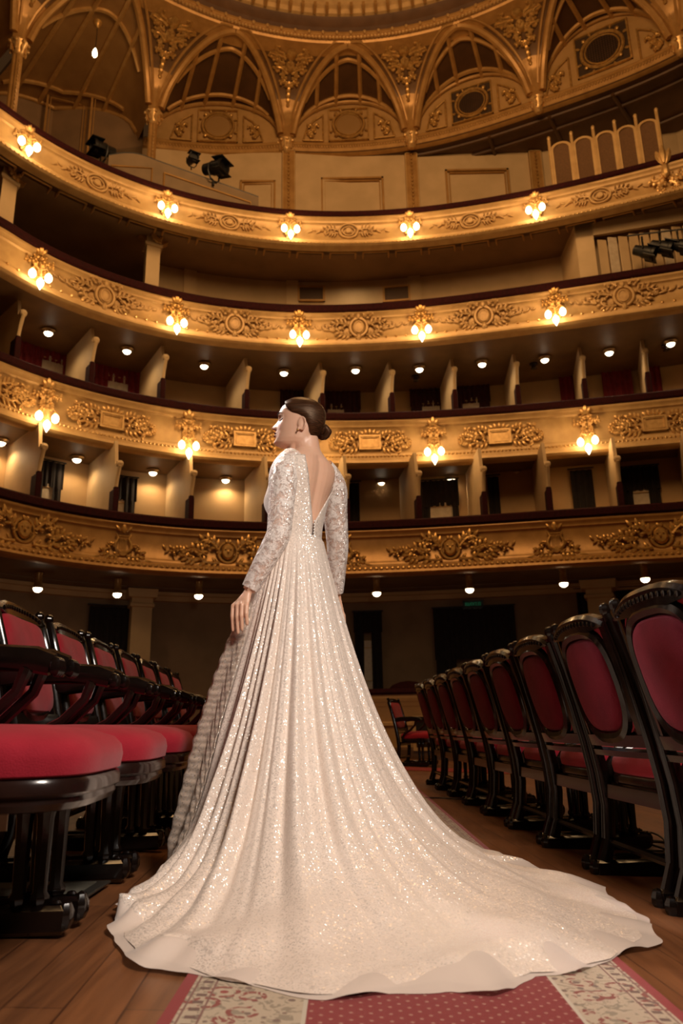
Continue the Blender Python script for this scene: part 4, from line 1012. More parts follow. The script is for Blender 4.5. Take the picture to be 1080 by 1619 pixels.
# cable on booth + far black monitors left out of sight; arched screen on the right
t = thing('arched_screen', 'gilt five-bay arched screen with brown cloth panels on the right of the top gallery', 'screen', at(980, 280, Y=12.9))
ths = [th_at('A', px, 300, zA) for px in (874, 912, 950, 988, 1026, 1066)]
for j in range(5):
    a, b = ths[j], ths[j+1]; c = (a+b)/2; P = bal_P('A', c, zA, -.28); W = (b-a)*front('A', c)/2*.96; tp = .92; off = .28
    pts = [(-W, -.5), (W, -.5)]+[(W*math.cos(q*PI/10), tp+W*.85*math.sin(q*PI/10)) for q in range(11)]
    inn = [(x*.72, -.4 if y < 0 else (y if y <= tp else tp+(y-tp)*.72)) for x, y in pts]
    fm = MB(); n = len(pts); v = [P(x+.0, y+off, w_) for w_ in (0, .07) for x, y in pts]+[P(x, y+off, w_) for w_ in (0, .07) for x, y in inn]
    f_ = []
    for i in range(n):
        k_ = (i+1) % n; f_ += [(n+i, n+k_, 3*n+k_, 3*n+i), (i, k_, 2*n+k_, 2*n+i), (i, k_, n+k_, n+i), (2*n+i, 2*n+k_, 3*n+k_, 3*n+i)]
    fm.add(v, f_); fm.tube([P(-W*1.02, -.4+off, .05), P(-W*1.02, tp+.28+off, .05)], .035, 6); fm.ell(P(-W*1.02, tp+.33+off, .05), (.04, .04, .06), 8, 5); obj('bay_frame', fm, GOLD, t, False, world=True)
    pn = MB(); pn.prism(inn, lambda x, y, w_: P(x, y+off, w_), .02, .035); obj('cloth_panel', pn, simple('brown_cloth', (.12, .06, .024), (.15, .075, .03), 30, .9), t, False, world=True)
fm = MB(); fm.tube([P(W*1.0, -.4+off, .05), P(W*1.0, tp+.28+off, .05)], .035, 6); fm.ell(P(W*1.0, tp+.33+off, .05), (.04, .04, .06), 8, 5); obj('end_post', fm, GOLD, t, world=True)

# proscenium-side box in the second gallery with louvres
t = thing('louvred_box', 'tan panelled box with tilted louvres on the right of the second gallery', 'box', at(980, 430, Y=12.8))
z0 = zB-.3
c1, c2 = at(880, 446, Y=15.2), at(907, 349, Y=13.65); q1, q2 = c1, Vector((c2.x, c2.y, c2.z))
c3 = at(1090, 343, Y=13.0); zt_ = min(c2.z, bA+.12)
mb = MB()
A0, A1, A2 = Vector((q1.x, q1.y, 0)), Vector((q2.x, q2.y, 0)), Vector((c3.x+1.0, c3.y-.15, 0))
def wallseg(mb, a, b, z0, z1, th_=.08):
    d = (b-a).normalized(); nn = Vector((d.y, -d.x, 0)); v = [p+Vector((0, 0, z))+nn*w_ for w_ in (0, -th_) for p in (a, b) for z in (z0, z1)]
    mb.add(v, [(0, 1, 3, 2), (4, 6, 7, 5), (0, 2, 6, 4), (1, 5, 7, 3), (0, 4, 5, 1), (2, 3, 7, 6)])
wallseg(mb, A0, A1, z0, zt_); obj('side_wall', mb, WALL2, t, False, world=True)
mb = MB(); d = (A2-A1).normalized(); LN = (A2-A1).length; wallseg(mb, A1, A2, zt_-.30, zt_); wallseg(mb, A1, A1+d*.35, z0, zt_); wallseg(mb, A1+Vector((.3, .3, 0)), A2+Vector((.3, .3, 0)), z0, zt_, .03); obj('front_frame', mb, WALL2, t, False, world=True)
nn = Vector((d.y, -d.x, 0))
if nn.y > 0: nn = -nn
for j in range(14):
    a = A1+d*(.42+.205*j)-nn*.05; M = Matrix.Translation(a) @ Matrix.Rotation(math.atan2(d.y, d.x)+.35, 4, 'Z'); m_ = MB(); m_.bbox((0, -.012, z0), (.185, .012, zt_-.36-(.01 if j % 2 else .03)), .004, M)
    if j < 13: obj('louvre', m_, PAPER if j in (1, 6) else WALL2, t, False, world=True)
mb = MB(); ba, bb = at(992, 373, Y=13.1), at(1082, 362, Y=12.75); bar = thing('lighting_bar', 'thin black bar in front of the louvred box carrying spotlights', 'bar', ba); obj('pipe', mb.tube([ba, bb+(bb-ba)*.3], .018, 6), BLACK, bar, world=True)
for j, (px, py, Y, lb) in enumerate(((1018, 398, 12.95, 'hanging black spotlight nearest the louvres'), (1045, 390, 12.8, 'hanging black spotlight, middle of three beside the louvres'), (1074, 388, 12.65, 'hanging black spotlight at the right picture edge'))):
    spotlight(px, py, Y, -.5, .55, lb, .95, True)

# ------------------------------------------------------------ ground level
def box_parapet():
    t = thing('box_parapet', 'low tan box parapet with a dark velvet top at the end of the aisle', 'parapet', (1.5, 13.4, 0)); e0 = -.55
    zt = at(660, 1092, Y=13.2).z; k = 'D'; a, b = -.25, .55
    prof = [(e0, -.2), (e0, zt-.22), (e0+.04, zt-.18), (e0+.04, zt-.14), (e0+.08, zt-.10), (e0+.08, zt-.02), (e0-.12, zt-.02), (e0-.12, -.2)]
    obj('parapet_front', arc(MB(), k, prof, a, b, 40), WALL, t, world=True, angle=.9)
    obj('velvet_rail', arc(MB(), k, [(e0-.16, zt-.02), (e0+.10, zt-.02), (e0+.12, zt+.02), (e0+.10, zt+.09), (e0-.14, zt+.09)], a, b, 40), VELV, t, world=True)
    obj('plinth', arc(MB(), k, [(e0, -.2), (e0+.05, -.2), (e0+.05, .10), (e0, .14)], a, b, 40), DARKB, t, world=True)
    obj('dado_moulding', arc(MB(), k, [(e0, .50), (e0+.035, .52), (e0+.035, .57), (e0, .59)], a, b, 40), WALL, t, world=True)
    th = on_tier(k, e0, 645, 1080, zt); P = bal_P(k, th, zt+.09, e0-.0); mb = MB(); mb.prism([(-.33, 0), (.33, 0), (.27, .06), (.14, .11), (0, .13), (-.14, .11), (-.27, .06)], lambda x, y, w_: P(x, y, w_), -.06, .06); obj('carved_crest', mb, VELV, t, world=True)
    th = on_tier(k, e0, 682, 1165, .4); P = bal_P(k, th, .38, e0+.02)
    v = thing('floor_vent', 'dark two-part air vent set in the low parapet', 'vent', P(0, -.3, 0)); mb = MB(); rframe(mb, P, 0, 0, .31, .30, .055, .03); mb.prism([(-.02, -.28), (.02, -.28), (.02, .28), (-.02, .28)], lambda a_, b_, c_: P(a_, b_, c_), 0, .03); obj('frame', mb, WALL, v, False, world=True)
    mb = MB(); mb.prism([(-.27, -.26), (.27, -.26), (.27, .26), (-.27, .26)], lambda a_, b_, c_: P(a_, b_, c_), 0, .015); obj('grille', mb, CURTB, v, False, world=True)
box_parapet()
# pillars
for px, py, wd, lb in ((222, 990, .17, 'tan pillar with moulded capital behind the left chair row'), (950, 960, .2, 'tan pilaster behind the right chair row')):
    th = on_tier('D', -1.9, px, py, 2.0); P = bal_P('D', th, 0, -1.95); t = thing('pillar', lb, 'pillar', P(0, 0, 0)); mb = MB(); rows = []
    for z, a in ((-.3, .2), (.2, .2), (.22, wd), (bD-.32, wd*.95), (bD-.30, wd*1.15), (bD-.25, wd*1.15), (bD-.22, wd), (bD-.14, wd), (bD-.12, wd*1.35), (bD-.05, wd*1.4), (bD+.04, wd*1.45)): rows.append([P(x*a, z, y*a) for x, y in ((-1, -1), (1, -1), (1, 1), (-1, 1))])
    mb.grid(rows, cu=True, cap=True); obj('shaft', mb, WALL, t, False, world=True)
# exit sign
th = on_tier('D', -2.2, 748, 955, 2.7); zz = at(748, 956, Y=pos('D', th, -2.2, 0).y).z; P = bal_P('D', th, zz, -2.2)
t = thing('exit_sign', 'small dark green exit sign above the wide black curtain', 'sign', P(0, 0, 0)); mb = MB(); mb.prism([(-.17, -.085), (.17, -.085), (.17, .085), (-.17, .085)], lambda a, b, c: P(a, b, c), -.03, .03); obj('sign_box', mb, SIGNB, t, False, world=True)
fc = bpy.data.curves.new('sign_lettering', 'FONT'); fc.body = 'ВИХІД'; fc.size = .10; fc.align_x = 'CENTER'; fc.align_y = 'CENTER'; fc.extrude = .002
fo0 = bpy.data.objects.new('tmp_text', fc); COL.objects.link(fo0); fme = bpy.data.meshes.new_from_object(fo0.evaluated_get(bpy.context.evaluated_depsgraph_get())); bpy.data.objects.remove(fo0); fme.materials.clear(); fme.materials.append(GREENS)
fo = bpy.data.objects.new('sign_lettering', fme); COL.objects.link(fo); fo.parent = t; fo.location = (P(0, 0, .036)-P(0, 0, 0)); fo.rotation_euler = (PI/2, 0, -th)

# ------------------------------------------------------------ chairs
def make_chair():
    t = thing('theatre_armchair', '', 'armchair')
    HW = .305
    def cush(x0, x1, hw, z0, zt, dome, n=20, front_round=.10):
        mb = MB(); rows = []
        def outline(s):
            pts = []
            for i in range(n*2):
                a = 2*PI*i/(n*2); ca, sa = math.cos(a), math.sin(a); ex = .55 if ca > 0 else .25
                pts.append(((x0+x1)/2+(x1-x0)/2*math.copysign(abs(ca)**ex, ca)*s, hw*math.copysign(abs(sa)**.45, sa)*s))
            return pts
        for s, z in ((.90, z0), (.985, z0+.012), (1.0, z0+(zt-z0)*.5), (.985, zt-.018), (.93, zt), (.75, zt+dome*.55), (.45, zt+dome*.9), (.1, zt+dome)):
            rows.append([Vector((x, y, z)) for x, y in outline(s)])
        return mb.grid(rows, cu=True, cap=True), outline
    cm, outl = cush(-.20, .36, .275, .375, .455, .032); obj('seat', cm, RED, t, label='red velvet seat cushion')
    fr = MB(); rows = []
    for s, z in ((.86, .318), (.93, .322), (.96, .335), (.955, .345), (.99, .352), (.99, .372), (.975, .380), (.9, .382)): rows.append([Vector((x, y, z)) for x, y in outl(s)])
    obj('seat_frame', fr.grid(rows, cu=True, cap=True), LACQ2, t)
    for h in (-1, 1):
        y0 = h*(HW-.03)
        ft = MB(); ft.bbox((-.27, y0-.026, 0.0), (.22, y0+.026, .065), .010); ft.ell((.215, y0, .04), (.022, .028, .035), 8, 5); ft.ell((-.27, y0, .035), (.025, .028, .033), 8, 5)
        ft.ell((.19, y0-h*.0, .068), (.014, .012, .008), 8, 4); obj('foot', ft, LACQ, t)
        # paired fluted front legs
        lg = MB()
        for xx in (.10, .15):
            rows = []
            for z, r in ((.062, .016), (.075, .024), (.085, .024), (.095, .017), (.26, .021), (.30, .030), (.31, .030), (.33, .024), (.36, .03), (.39, .03)):
                rows.append([Vector((xx+(r*(1-.10*(k % 2)))*math.cos(2*PI*k/16), y0+(r*(1-.10*(k % 2)))*math.sin(2*PI*k/16), z)) for k in range(16)])
            lg.grid(rows, cu=True, cap=True)
        obj('leg', lg, LACQ, t)
        # rear leg that sweeps up into the back post
        rl = MB(); pts = [(-.235, 0, .05), (-.205, 0, .14), (-.195, 0, .26), (-.205, 0, .38), (-.225, 0, .50), (-.255, 0, .64), (-.29, 0, .78), (-.325, 0, .90), (-.335, 0, .93)]
        rl.tube([(x, y0, z) for x, y, z in pts], [(.030, .022), (.026, .021), (.026, .021), (.027, .021), (.025, .021), (.023, .020), (.020, .019), (.018, .018), (.015, .015)], 10, up=(0, 1, 0)); rl.ell((-.338, y0, .945), (.021, .021, .024), 8, 6)
        for q in (-.010, .010): rl.tube([(x-.02, y0+q, z) for x, y, z in pts[1:-1]], .006, 5)
        obj('leg', rl, LACQ, t, label='swept rear leg and back post')
        am = MB(); am.tube([(-.25, y0, .645), (-.15, y0, .660), (.0, y0, .660), (.09, y0, .652), (.135, y0, .638)], [(.030, .016), (.033, .018), (.033, .020), (.035, .022), (.030, .024)], 10, up=(0, 1, 0))
        for q in (-.018, 0, .018): am.ell((.148, y0+q, .632), (.018, .011, .026), 8, 6)
        am.tube([(.07, y0, .63), (.05, y0, .57), (-.02, y0, .50), (-.10, y0, .46), (-.14, y0, .40), (-.13, y0, .34)], [(.018, .020), (.016, .018), (.016, .018), (.017, .02), (.02, .022), (.02, .022)], 8, up=(0, 1, 0))
        obj('armrest', am, LACQ, t)
    st = MB(); st.tube([(-.20, -HW+.03, .13), (-.20, HW-.03, .13)], .016, 8); st.box((-.21, -HW+.04, .29), (-.17, HW-.04, .34)); obj('stretcher', st, LACQ, t)
    # back: leaning plane, oval pad with frame
    def B(y, s, w_=0):
        """s height up the back .47..0.95"""
        x = -.215-(s-.45)*.255; n_ = Vector((-1, 0, -.25)).normalized(); bow = -.018*(1-(y/.27)**2); return Vector((x+bow, y, s))-n_*w_*-1
    def sup(cx, cz, a, b, n=36, p=.62):
        out = []
        for i in range(n):
            q = 2*PI*i/n; c, s_ = math.cos(q), math.sin(q); out.append((a*math.copysign(abs(c)**p, c)*(1-.10*(s_ < 0)*abs(s_)), cz+b*math.copysign(abs(s_)**p, s_)))
        return out
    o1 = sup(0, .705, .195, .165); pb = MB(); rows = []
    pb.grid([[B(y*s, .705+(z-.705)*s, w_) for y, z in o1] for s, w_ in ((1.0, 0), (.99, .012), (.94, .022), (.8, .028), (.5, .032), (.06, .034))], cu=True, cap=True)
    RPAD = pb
    o2 = sup(0, .715, .235, .185, 40, .28); pf = MB(); pf.grid([[B(y*s, .715+(z-.715)*s, -w_) for y, z in o2] for s, w_ in ((1.0, -.005), (.995, .014), (.95, .026), (.8, .036), (.5, .042), (.06, .044))], cu=True, cap=True)
    obj('back_pad', pf, RED, t, label='broad red velvet front pad of the backrest')
    bf = MB(); rows = []
    for y, z in o1:
        c = Vector((y, z-.705)); u = c.normalized()
        rows.append([B(y+u.x*(.022+.024*math.cos(g)), z+u.y*(.022+.024*math.cos(g)), .026*math.sin(g)) for g in [2*PI*k/8 for k in range(8)]])
    bf.grid(rows, cu=True, cv=True); bfo = obj('back_frame', bf, LACQ, t); obj('rear_pad', RPAD, RED_SHADED, bfo, label='oval red velvet panel on the back side')
    cr = MB(); rows = []
    for i in range(17):
        y = -.262+.524*i/16; q = abs(y)/.262; zt = .955-.045*q**3; zb_ = .895-.01*(1-q*q)
        rows.append([B(y, zb_, -.022), B(y, zt-.012, -.026), B(y, zt, -.012), B(y, zt, .012), B(y, zt-.012, .026), B(y, zb_, .022)])
    cr.grid(rows, cu=True, cap=True); 
    for i in range(15):
        y = -.21+.03*i; q = abs(y)/.262
        for sd in (-1, 1): cr.ell(B(y, .925-.035*q**3, sd*.026), (.006, .012, .010), 6, 4)
    obj('crest_rail', cr, LACQ, t)
    lr = MB()
    for s0, s1 in ((.49, .53), (.455, .475)):
        lr.grid([[B(-.27+.54*i/10, s0, -.018), B(-.27+.54*i/10, s1, -.018), B(-.27+.54*i/10, s1, .018), B(-.27+.54*i/10, s0, .018)] for i in range(11)], cu=True, cap=True)
    for h in (-1, 1):
        lr.grid([[B(h*(.225), .50+.42*i/8, -.014), B(h*.27, .50+.42*i/8, -.014), B(h*.27, .50+.42*i/8, .014), B(h*.225, .50+.42*i/8, .014)] for i in range(9)], cu=True, cap=True)
    obj('lower_rail', lr, LACQ, t)
    return t
chair0 = make_chair(); used = False
def place_chair(x, y, rz, label, group):
    global used
    if not used: o = chair0; used = True; o.location = (x, y, fz(x)); o.rotation_euler = (0, 0, rz); o['label'] = label
    else: o = dup(chair0, (x, y, fz(x)), rz, label)
    o['group'] = group
for i in range(9):
    y = 1.74+.645*i; x = -.88-.06*(y-1.74)-.0*i
    place_chair(x, y, math.radians(4.5), 'black lacquered red velvet armchair, %s in the left row counted from the front' % (['nearest']+ORD[1:])[i], 'armchairs of the left row')
for i in range(9):
    y = 2.25+.655*i; x = 1.25-.035*(y-2.25)
    place_chair(x, y, math.radians(2.5), 'armchair seen from behind, %s in the right row counted from the front' % (['nearest']+ORD[1:])[i], 'armchairs of the right row')
p = atf(628, 1200); place_chair(p.x+.15, 11.6, math.radians(-20), 'distant dark armchair standing alone before the low parapet', 'stray armchair')

# floor grating under the left chairs
o = thing('floor_grating', 'dark framed floor grating between the first two left chair feet', 'floor grating', (-.98, 2.4, fz(-.98)))
mb = MB(); mb.bbox((-.27, -.22, .001), (.23, .22, .010), .003); obj('frame', mb, simple('grating_frame', (.03, .027, .022), None, rough=.5), o)
mb = MB(); mb.box((-.235, -.185, .008), (.195, .185, .013)); obj('plate', mb, simple('grey_green_plate', (.085, .08, .06), (.15, .14, .11), 18, .6), o, False)
# things lying on the right seats
def lump(c, r, mat, name, label, cat, seed=1):
    R = random.Random(seed); mb = MB(); rows = []
    for i in range(15):
        a = -PI/2+PI*i/14; row = []
        for k in range(26):
            q = 2*PI*k/26; f_ = 1+.16*math.sin(3*q+seed)+.10*math.sin(7*q+a*4+seed)+.06*math.sin(13*q-a*5); ca = max(.03, math.cos(a)); row.append(Vector((c[0]+r[0]*ca*math.cos(q)*f_, c[1]+r[1]*ca*math.sin(q)*f_, c[2]+r[2]*max(-.6, math.sin(a)+.12*math.sin(5*q+3*a)*ca))))
        rows.append(row)
    o = obj(name, mb.grid(rows, cu=True, cap=True), mat); tag(o, label, cat); return o
lump((1.40, 3.02, .51), (.20, .20, .06), CLOTHG, 'folded_jacket', 'dark grey-blue jacket lying on a right row seat', 'jacket', 2)
lump((1.22, 3.62, .53), (.10, .16, .10), CLOTHG, 'dark_bag', 'crumpled dark bag on the seat of the third right chair', 'bag', 5)
p0 = Vector((1.12, 2.62, .475))
mb = MB(); M = Matrix.Translation((1.10, 2.78, .45)) @ Matrix.Rotation(.1, 4, 'Z') @ Matrix.Rotation(.12, 4, 'Y'); mb.box((-.001, -.022, -.02), (.001, .022, .045), M); o = obj('paper_tag', mb, PAPERW, None, False); tag(o, 'small white paper tag hanging at the right chair seat', 'paper')
p = at(3, 1290, Y=1.60); mb = MB(); mb.box((p.x-.03, p.y-.0015, p.z-.028), (p.x+.012, p.y+.0015, p.z+.03)); o = obj('paper_card', mb, PAPER, None, False); tag(o, 'small pale card hanging below the nearest left seat', 'card')
# loose cables
def cable(pts, label, r=.005, seed=0):
    P_ = [Vector(p) for p in pts]; out = []
    for i in range(len(P_)-1):
        p1, p2 = P_[i], P_[i+1]; p_0 = P_[i-1] if i else p1; p3 = P_[i+2] if i+2 < len(P_) else p2
        for s in range(6):
            u = s/6; q = .5*((2*p1)+(p2-p_0)*u+(2*p_0-5*p1+4*p2-p3)*u*u+(3*p1-p_0-3*p2+p3)*u**3); out.append(Vector((q.x, q.y, fz(q.x)+r+.001+max(0, q.z))))
    o = obj('power_cable', MB().tube(out, r, 6), CABLE); tag(o, label, 'cable')
cable([(1.35, 3.2, 0), (1.5, 3.5, .0), (1.42, 3.9, .02), (1.6, 4.1, 0), (1.3, 4.3, .0), (1.5, 4.6, 0)], 'coiled black cable on the floor under the right chairs')
cable([(1.2, 4.0, 0), (1.45, 3.8, 0), (1.6, 4.3, .02), (1.35, 4.5, 0), (1.7, 4.8, 0)], 'second black cable looping under the right chairs')
q0 = atf(672, 1263); cable([(q0.x, q0.y, 0), (q0.x+.12, q0.y+.06, 0), (q0.x+.3, q0.y+.02, 0), (q0.x+.6, q0.y+.2, 0)], 'black cable crossing the carpet edge beside the skirt')

# ------------------------------------------------------------ the bride
YB = 2.80
pc = at(472, 857, Y=YB); OB = Vector((pc.x, YB, 0)); ZW = pc.z       # waist
PH = math.radians(48); FW = Vector((-math.sin(PH), math.cos(PH), 0)); LF = Vector((-math.cos(PH), -math.sin(PH), 0))
def BW(l, f, z): return OB+LF*l+FW*f+Vector((0, 0, z))
zs = ZW
person = thing('person', 'woman in a sparkling ivory gown with long train, back turned, hair in a low bun', 'person', (OB.x, OB.y, fz(OB.x)))
# torso rings: dz above waist, l offset, f offset, half width, half depth
TOR = [(-.20, 0, .0, .078, .060), (-.10, 0, .0, .084, .064), (0, 0, 0, .090, .068), (.06, -.001, .0, .097, .072), (.12, -.003, .002, .110, .082), (.18, -.006, -.002, .121, .090), (.23, -.011, -.010, .130, .092), (.272, -.018, -.018, .137, .086), (.305, -.024, -.025, .132, .074), (.329, -.026, -.028, .104, .062), (.348, -.026, -.029, .070, .054), (.368, -.024, -.028, .051, .050), (.41, -.022, -.026, .045, .048), (.45, -.016, -.018, .043, .048), (.50, -.010, -.010, .043, .050)]
def torpt(row, a, off=0):
    dz, lo, fo, wa, de = row
    # a=0 is the spine (back), goes towards her left
    bl, bf = (wa+off)*math.sin(a), -(de+off)*math.cos(a)
    return BW(lo+bl, fo+bf, zs+dz)
def trow(dz):
    for i in range(len(TOR)-1):
        if TOR[i][0] <= dz <= TOR[i+1][0]:
            s = (dz-TOR[i][0])/(TOR[i+1][0]-TOR[i][0]); return tuple(a+(b-a)*s for a, b in zip(TOR[i], TOR[i+1]))
    return TOR[-1]
def spbump(dz, a):
    sp = -.010*math.exp(-(a if a < PI else a-2*PI)**2/.03)*(1 if dz < .33 else 0)
    return sp, .010*(math.exp(-((a-.75)**2)/.12)+math.exp(-((a-2*PI+.75)**2)/.12))*math.exp(-((dz-.25)/.06)**2)
body = MB()
rows = []
for j in range(48):
    dz = -.2+.7*j/47; r = trow(dz); row = []
    for i in range(40):
        a = 2*PI*i/40; p = torpt(r, a)
        # spine furrow and shoulder blades
        sp, sb = spbump(dz, a)
        nrm = (p-BW(r[1], r[2], zs+dz)).normalized(); row.append(p+nrm*(sp+sb))
    rows.append(row)
body.grid(rows, cu=True, cap=True)
# arms: shoulder, elbow, wrist
SL = at(449, 747, Y=2.70); EL = at(441, 846, Y=2.66); WL = at(393, 934, Y=2.68)
SR = at(527, 770, Y=2.915); ER = at(534, 862, Y=3.0); WR = at(531, 940, Y=3.08)
def armpath(S_, E_, W_, n=8):
    up_ = [S_+(E_-S_)*(i/n) for i in range(n)]; fo = [E_+(W_-E_)*(i/n) for i in range(n+1)]; return up_+fo
def armrad(n=8, off=0):
    a = [(.046+off)*(1-i/n)+(.036+off)*(i/n) for i in range(n)]; b = [.037+off-(.0145)*(i/n)**1.1 for i in range(n+1)]
    a[0] = .048+off; return a+[max(x, .021+off) for x in b]
for S_, E_, W_, h in ((SL, EL, WL, 1), (SR, ER, WR, -1)):
    body.tube(armpath(S_, E_, W_), armrad(), 16); body.ell(S_, (.05, .05, .05), 14, 10); body.ell(E_, (.037, .037, .037), 12, 8)
    top = BW(-.026+h*.075, -.028, zs+.325); body.tube([top, (top+S_)/2+Vector((0, 0, .012)), S_+Vector((0, 0, .0))], [.034, .039, .042], 14)
# hands
def hand(W_, tips, bases, bk, thumb):
    """W_ wrist, bases and tips of the four fingers, bk = unit vector out of the back of the hand"""
    k = (bases[0]+bases[3])/2; d = (k-W_); rows = []
    side = (bases[3]-bases[0])*.5
    for s, wf, tf in ((0, .55, .017), (.25, .62, .017), (.55, .85, .016), (.85, 1.05, .013), (1.05, 1.08, .010)):
        c = W_+d*s; sd = side*wf*1.12; row = []
        for i in range(14):
            a = 2*PI*i/14; row.append(c+sd*math.cos(a)+bk*(tf*math.sin(a)))
        rows.append(row)
    body.grid(rows, cu=True, cap=True)
    for b_, t_, ln in zip(bases, tips, (1, 1, 1, 1)):
        m1 = b_+(t_-b_)*.42+bk*.008; m2 = b_+(t_-b_)*.74+bk*.003; r0 = b_-(b_-W_)*.18
        body.tube([r0, b_+bk*.003, b_+(m1-b_)*.5+bk*.002, m1, (m1+m2)/2, m2, t_-(t_-m2)*.2, t_], [.0085, .0088, .0078, .0082, .0072, .0072, .0062, .0036], 10)
    body.tube([W_+d*.25+thumb[0]*.2, W_+d*.45+thumb[0]*.65, W_+d*.75+thumb[0], W_+d*1.05+thumb[1]], [.012, .012, .0095, .006], 10)
YH = 2.655
tips = [at(368.5, 999, Y=YH+.035), at(376.5, 1003, Y=YH+.02), at(383, 998, Y=YH+.01), at(391, 989, Y=YH)]
bases = [at(369, 958, Y=YH+.03), at(376, 956.5, Y=YH+.015), at(383, 956.5, Y=YH+.005), at(390.5, 958, Y=YH)]
hand(WL, tips, bases, Vector((-.25, -.97, 0)).normalized(), (Vector((-.02, .028, -.01)), Vector((-.010, .035, -.02))))
b2 = [WR+Vector((dx, .01+abs(dx)*.2, -.085)) for dx in (.028, .010, -.008, -.026)]; t2_ = [b+Vector((-.006, .012, -.075+.008*abs(i-1))) for i, b in enumerate(b2)]
hand(WR, t2_, b2, Vector((.8, -.6, 0)).normalized(), (Vector((.02, .025, 0)), Vector((.012, .035, -.01))))
# head
HP = math.radians(85)                                               # where she looks, turned well to her left
hx = Vector((-math.sin(HP), math.cos(HP), 0)); hy = Vector((-math.cos(HP), -math.sin(HP), 0)); hz = Vector((0, 0, 1))
tl = math.radians(7); hx, hz = hx*math.cos(tl)+hz*math.sin(tl), hz*math.cos(tl)-hx*math.sin(tl)
chin_to_top = .212
HO = at(468, 709, Y=YB-.005)
def HW_(p): return HO+hx*p[0]*.97+hy*p[1]*.95+hz*p[2]*.945
PROF = [(-.004, .050, -.048, .028), (.004, .074, -.052, .040), (.014, .087, -.056, .049), (.030, .088, -.063, .056), (.050, .087, -.070, .060), (.070, .086, -.080, .064), (.090, .084, -.088, .067), (.110, .082, -.093, .069), (.130, .087, -.095, .070), (.150, .087, -.095, .070), (.170, .080, -.090, .067), (.188, .064, -.078, .058), (.202, .040, -.056, .043), (.210, .018, -.028, .024), (.213, .004, -.008, .006)]
def hrow(z):
    z = max(PROF[0][0], min(PROF[-1][0], z))
    for i in range(len(PROF)-1):
        if z <= PROF[i+1][0]:
            s = (z-PROF[i][0])/(PROF[i+1][0]-PROF[i][0]); a, b = PROF[i], PROF[i+1]; return [a[k]+(b[k]-a[k])*s for k in range(4)]
def g(x, s): return math.exp(-(x/s)**2)
def headpt(z, a, off=0, feat=True):
    _, xf, xb, w_ = hrow(z); c, s = math.cos(a), math.sin(a)
    ex = .9
    x = (xf+off)*abs(c)**ex if c > 0 else (xb-off)*abs(c)**ex; y = (w_+off)*math.copysign(abs(s)**.95, s)
    if feat and c > 0:
        # nose
        if .066 < z < .128:
            t_ = (.128-z)/(.128-.080) if z > .080 else max(0, (z-.066)/.014)
            amp = .0215*min(1, t_)**1.15; x += amp*g(y, .0095+.004*(z < .09)); x += .007*g(y, .014)*min(1, t_)
        x += .0105*g(z-.0575, .0050)*g(y, .018)+.0110*g(z-.0455, .0052)*g(y, .016)-.005*g(z-.0515, .0022)*g(y, .02)-.004*g(z-.036, .006)*g(y, .02)
        x += .009*g(z-.012, .011)*g(y, .018)+.004*g(z-.134, .008)*g(abs(y)-.026, .018)
        x += -.011*g(z-.113, .010)*g(abs(y)-.030, .014)+.006*g(z-.112, .006)*g(abs(y)-.031, .011)
        x += .003*g(z-.082, .018)*g(abs(y)-.045, .015)
    return x, y, z
hd = MB(); rows = []
for j in range(110):
    z = -.004+.217*j/109; rows.append([HW_(headpt(z, 2*PI*i/120)) for i in range(120)])
hd.grid(rows, cu=True, cap=True)
# neck joins skull
nb_, nt_ = BW(-.024, -.026, zs+.355), HW_((-.022, 0, .045)); 
hd.tube([nb_+Vector((0, 0, -.03)), nb_, nb_+(nt_-nb_)*.33, nb_+(nt_-nb_)*.66, nt_, HW_((-.02, 0, .08))], [.046, .052, .049, .047, .049, .05], 22)
hd.tube([BW(.03, .015, zs+.350), HW_((-.005, .045, .04))], [.012, .014], 10)
for h in (-1, 1):   # ears
    pts = []
    for i in range(15):
        a = -2.2+4.3*i/14; pts.append(HW_((-.026-.014*math.cos(a+.25)*1.0, h*(.069+.010*max(0, math.cos(a))), .086+.026*math.sin(a+.1)-.001)))
    hd.tube(pts, [.0042]*15, 8); hd.ell(HW_((-.022, h*.069, .086)), (.015, .0055, .026), 10, 8, Matrix((hx, hy, hz)).transposed()); hd.ell(HW_((-.013, h*.070, .062)), (.0055, .004, .008), 8, 6, Matrix((hx, hy, hz)).transposed())
body.add(hd.v, hd.f)
# legs, hidden by the gown
for h in (-1, 1):
    hip = BW(h*.045, 0, zs-.18); kn = BW(h*.06, .03, .55); ak = BW(h*.07, .0, .13); toe = BW(h*.07, .13, .035)
    body.tube([hip, (hip+kn)/2, kn, (kn+ak)/2+Vector((0, 0, .08)), ak, BW(h*.07, .0, .08)], [.060, .058, .050, .05, .03, .03], 14); body.tube([BW(h*.07, -.02, .09), BW(h*.07, .06, .05), toe], [.028, .03, .02], 10)
tmp = bpy.data.objects.new('tmp', mesh_of('tmp', body, SKIN)); COL.objects.link(tmp)
md = tmp.modifiers.new('r', 'REMESH'); md.mode = 'VOXEL'; md.voxel_size = .0030; md.use_smooth_shade = True
ms = tmp.modifiers.new('s', 'SMOOTH'); ms.factor = .5; ms.iterations = 3
dg = bpy.context.evaluated_depsgraph_get(); me = bpy.data.meshes.new_from_object(tmp.evaluated_get(dg)); bpy.data.objects.remove(tmp)
me.name = 'body'; me.materials.clear(); me.materials.append(SKIN)
for pl_ in me.polygons: pl_.use_smooth = True
bo = bpy.data.objects.new('body', me); COL.objects.link(bo); bo.parent = person; bo.matrix_parent_inverse = wm(person).inverted()
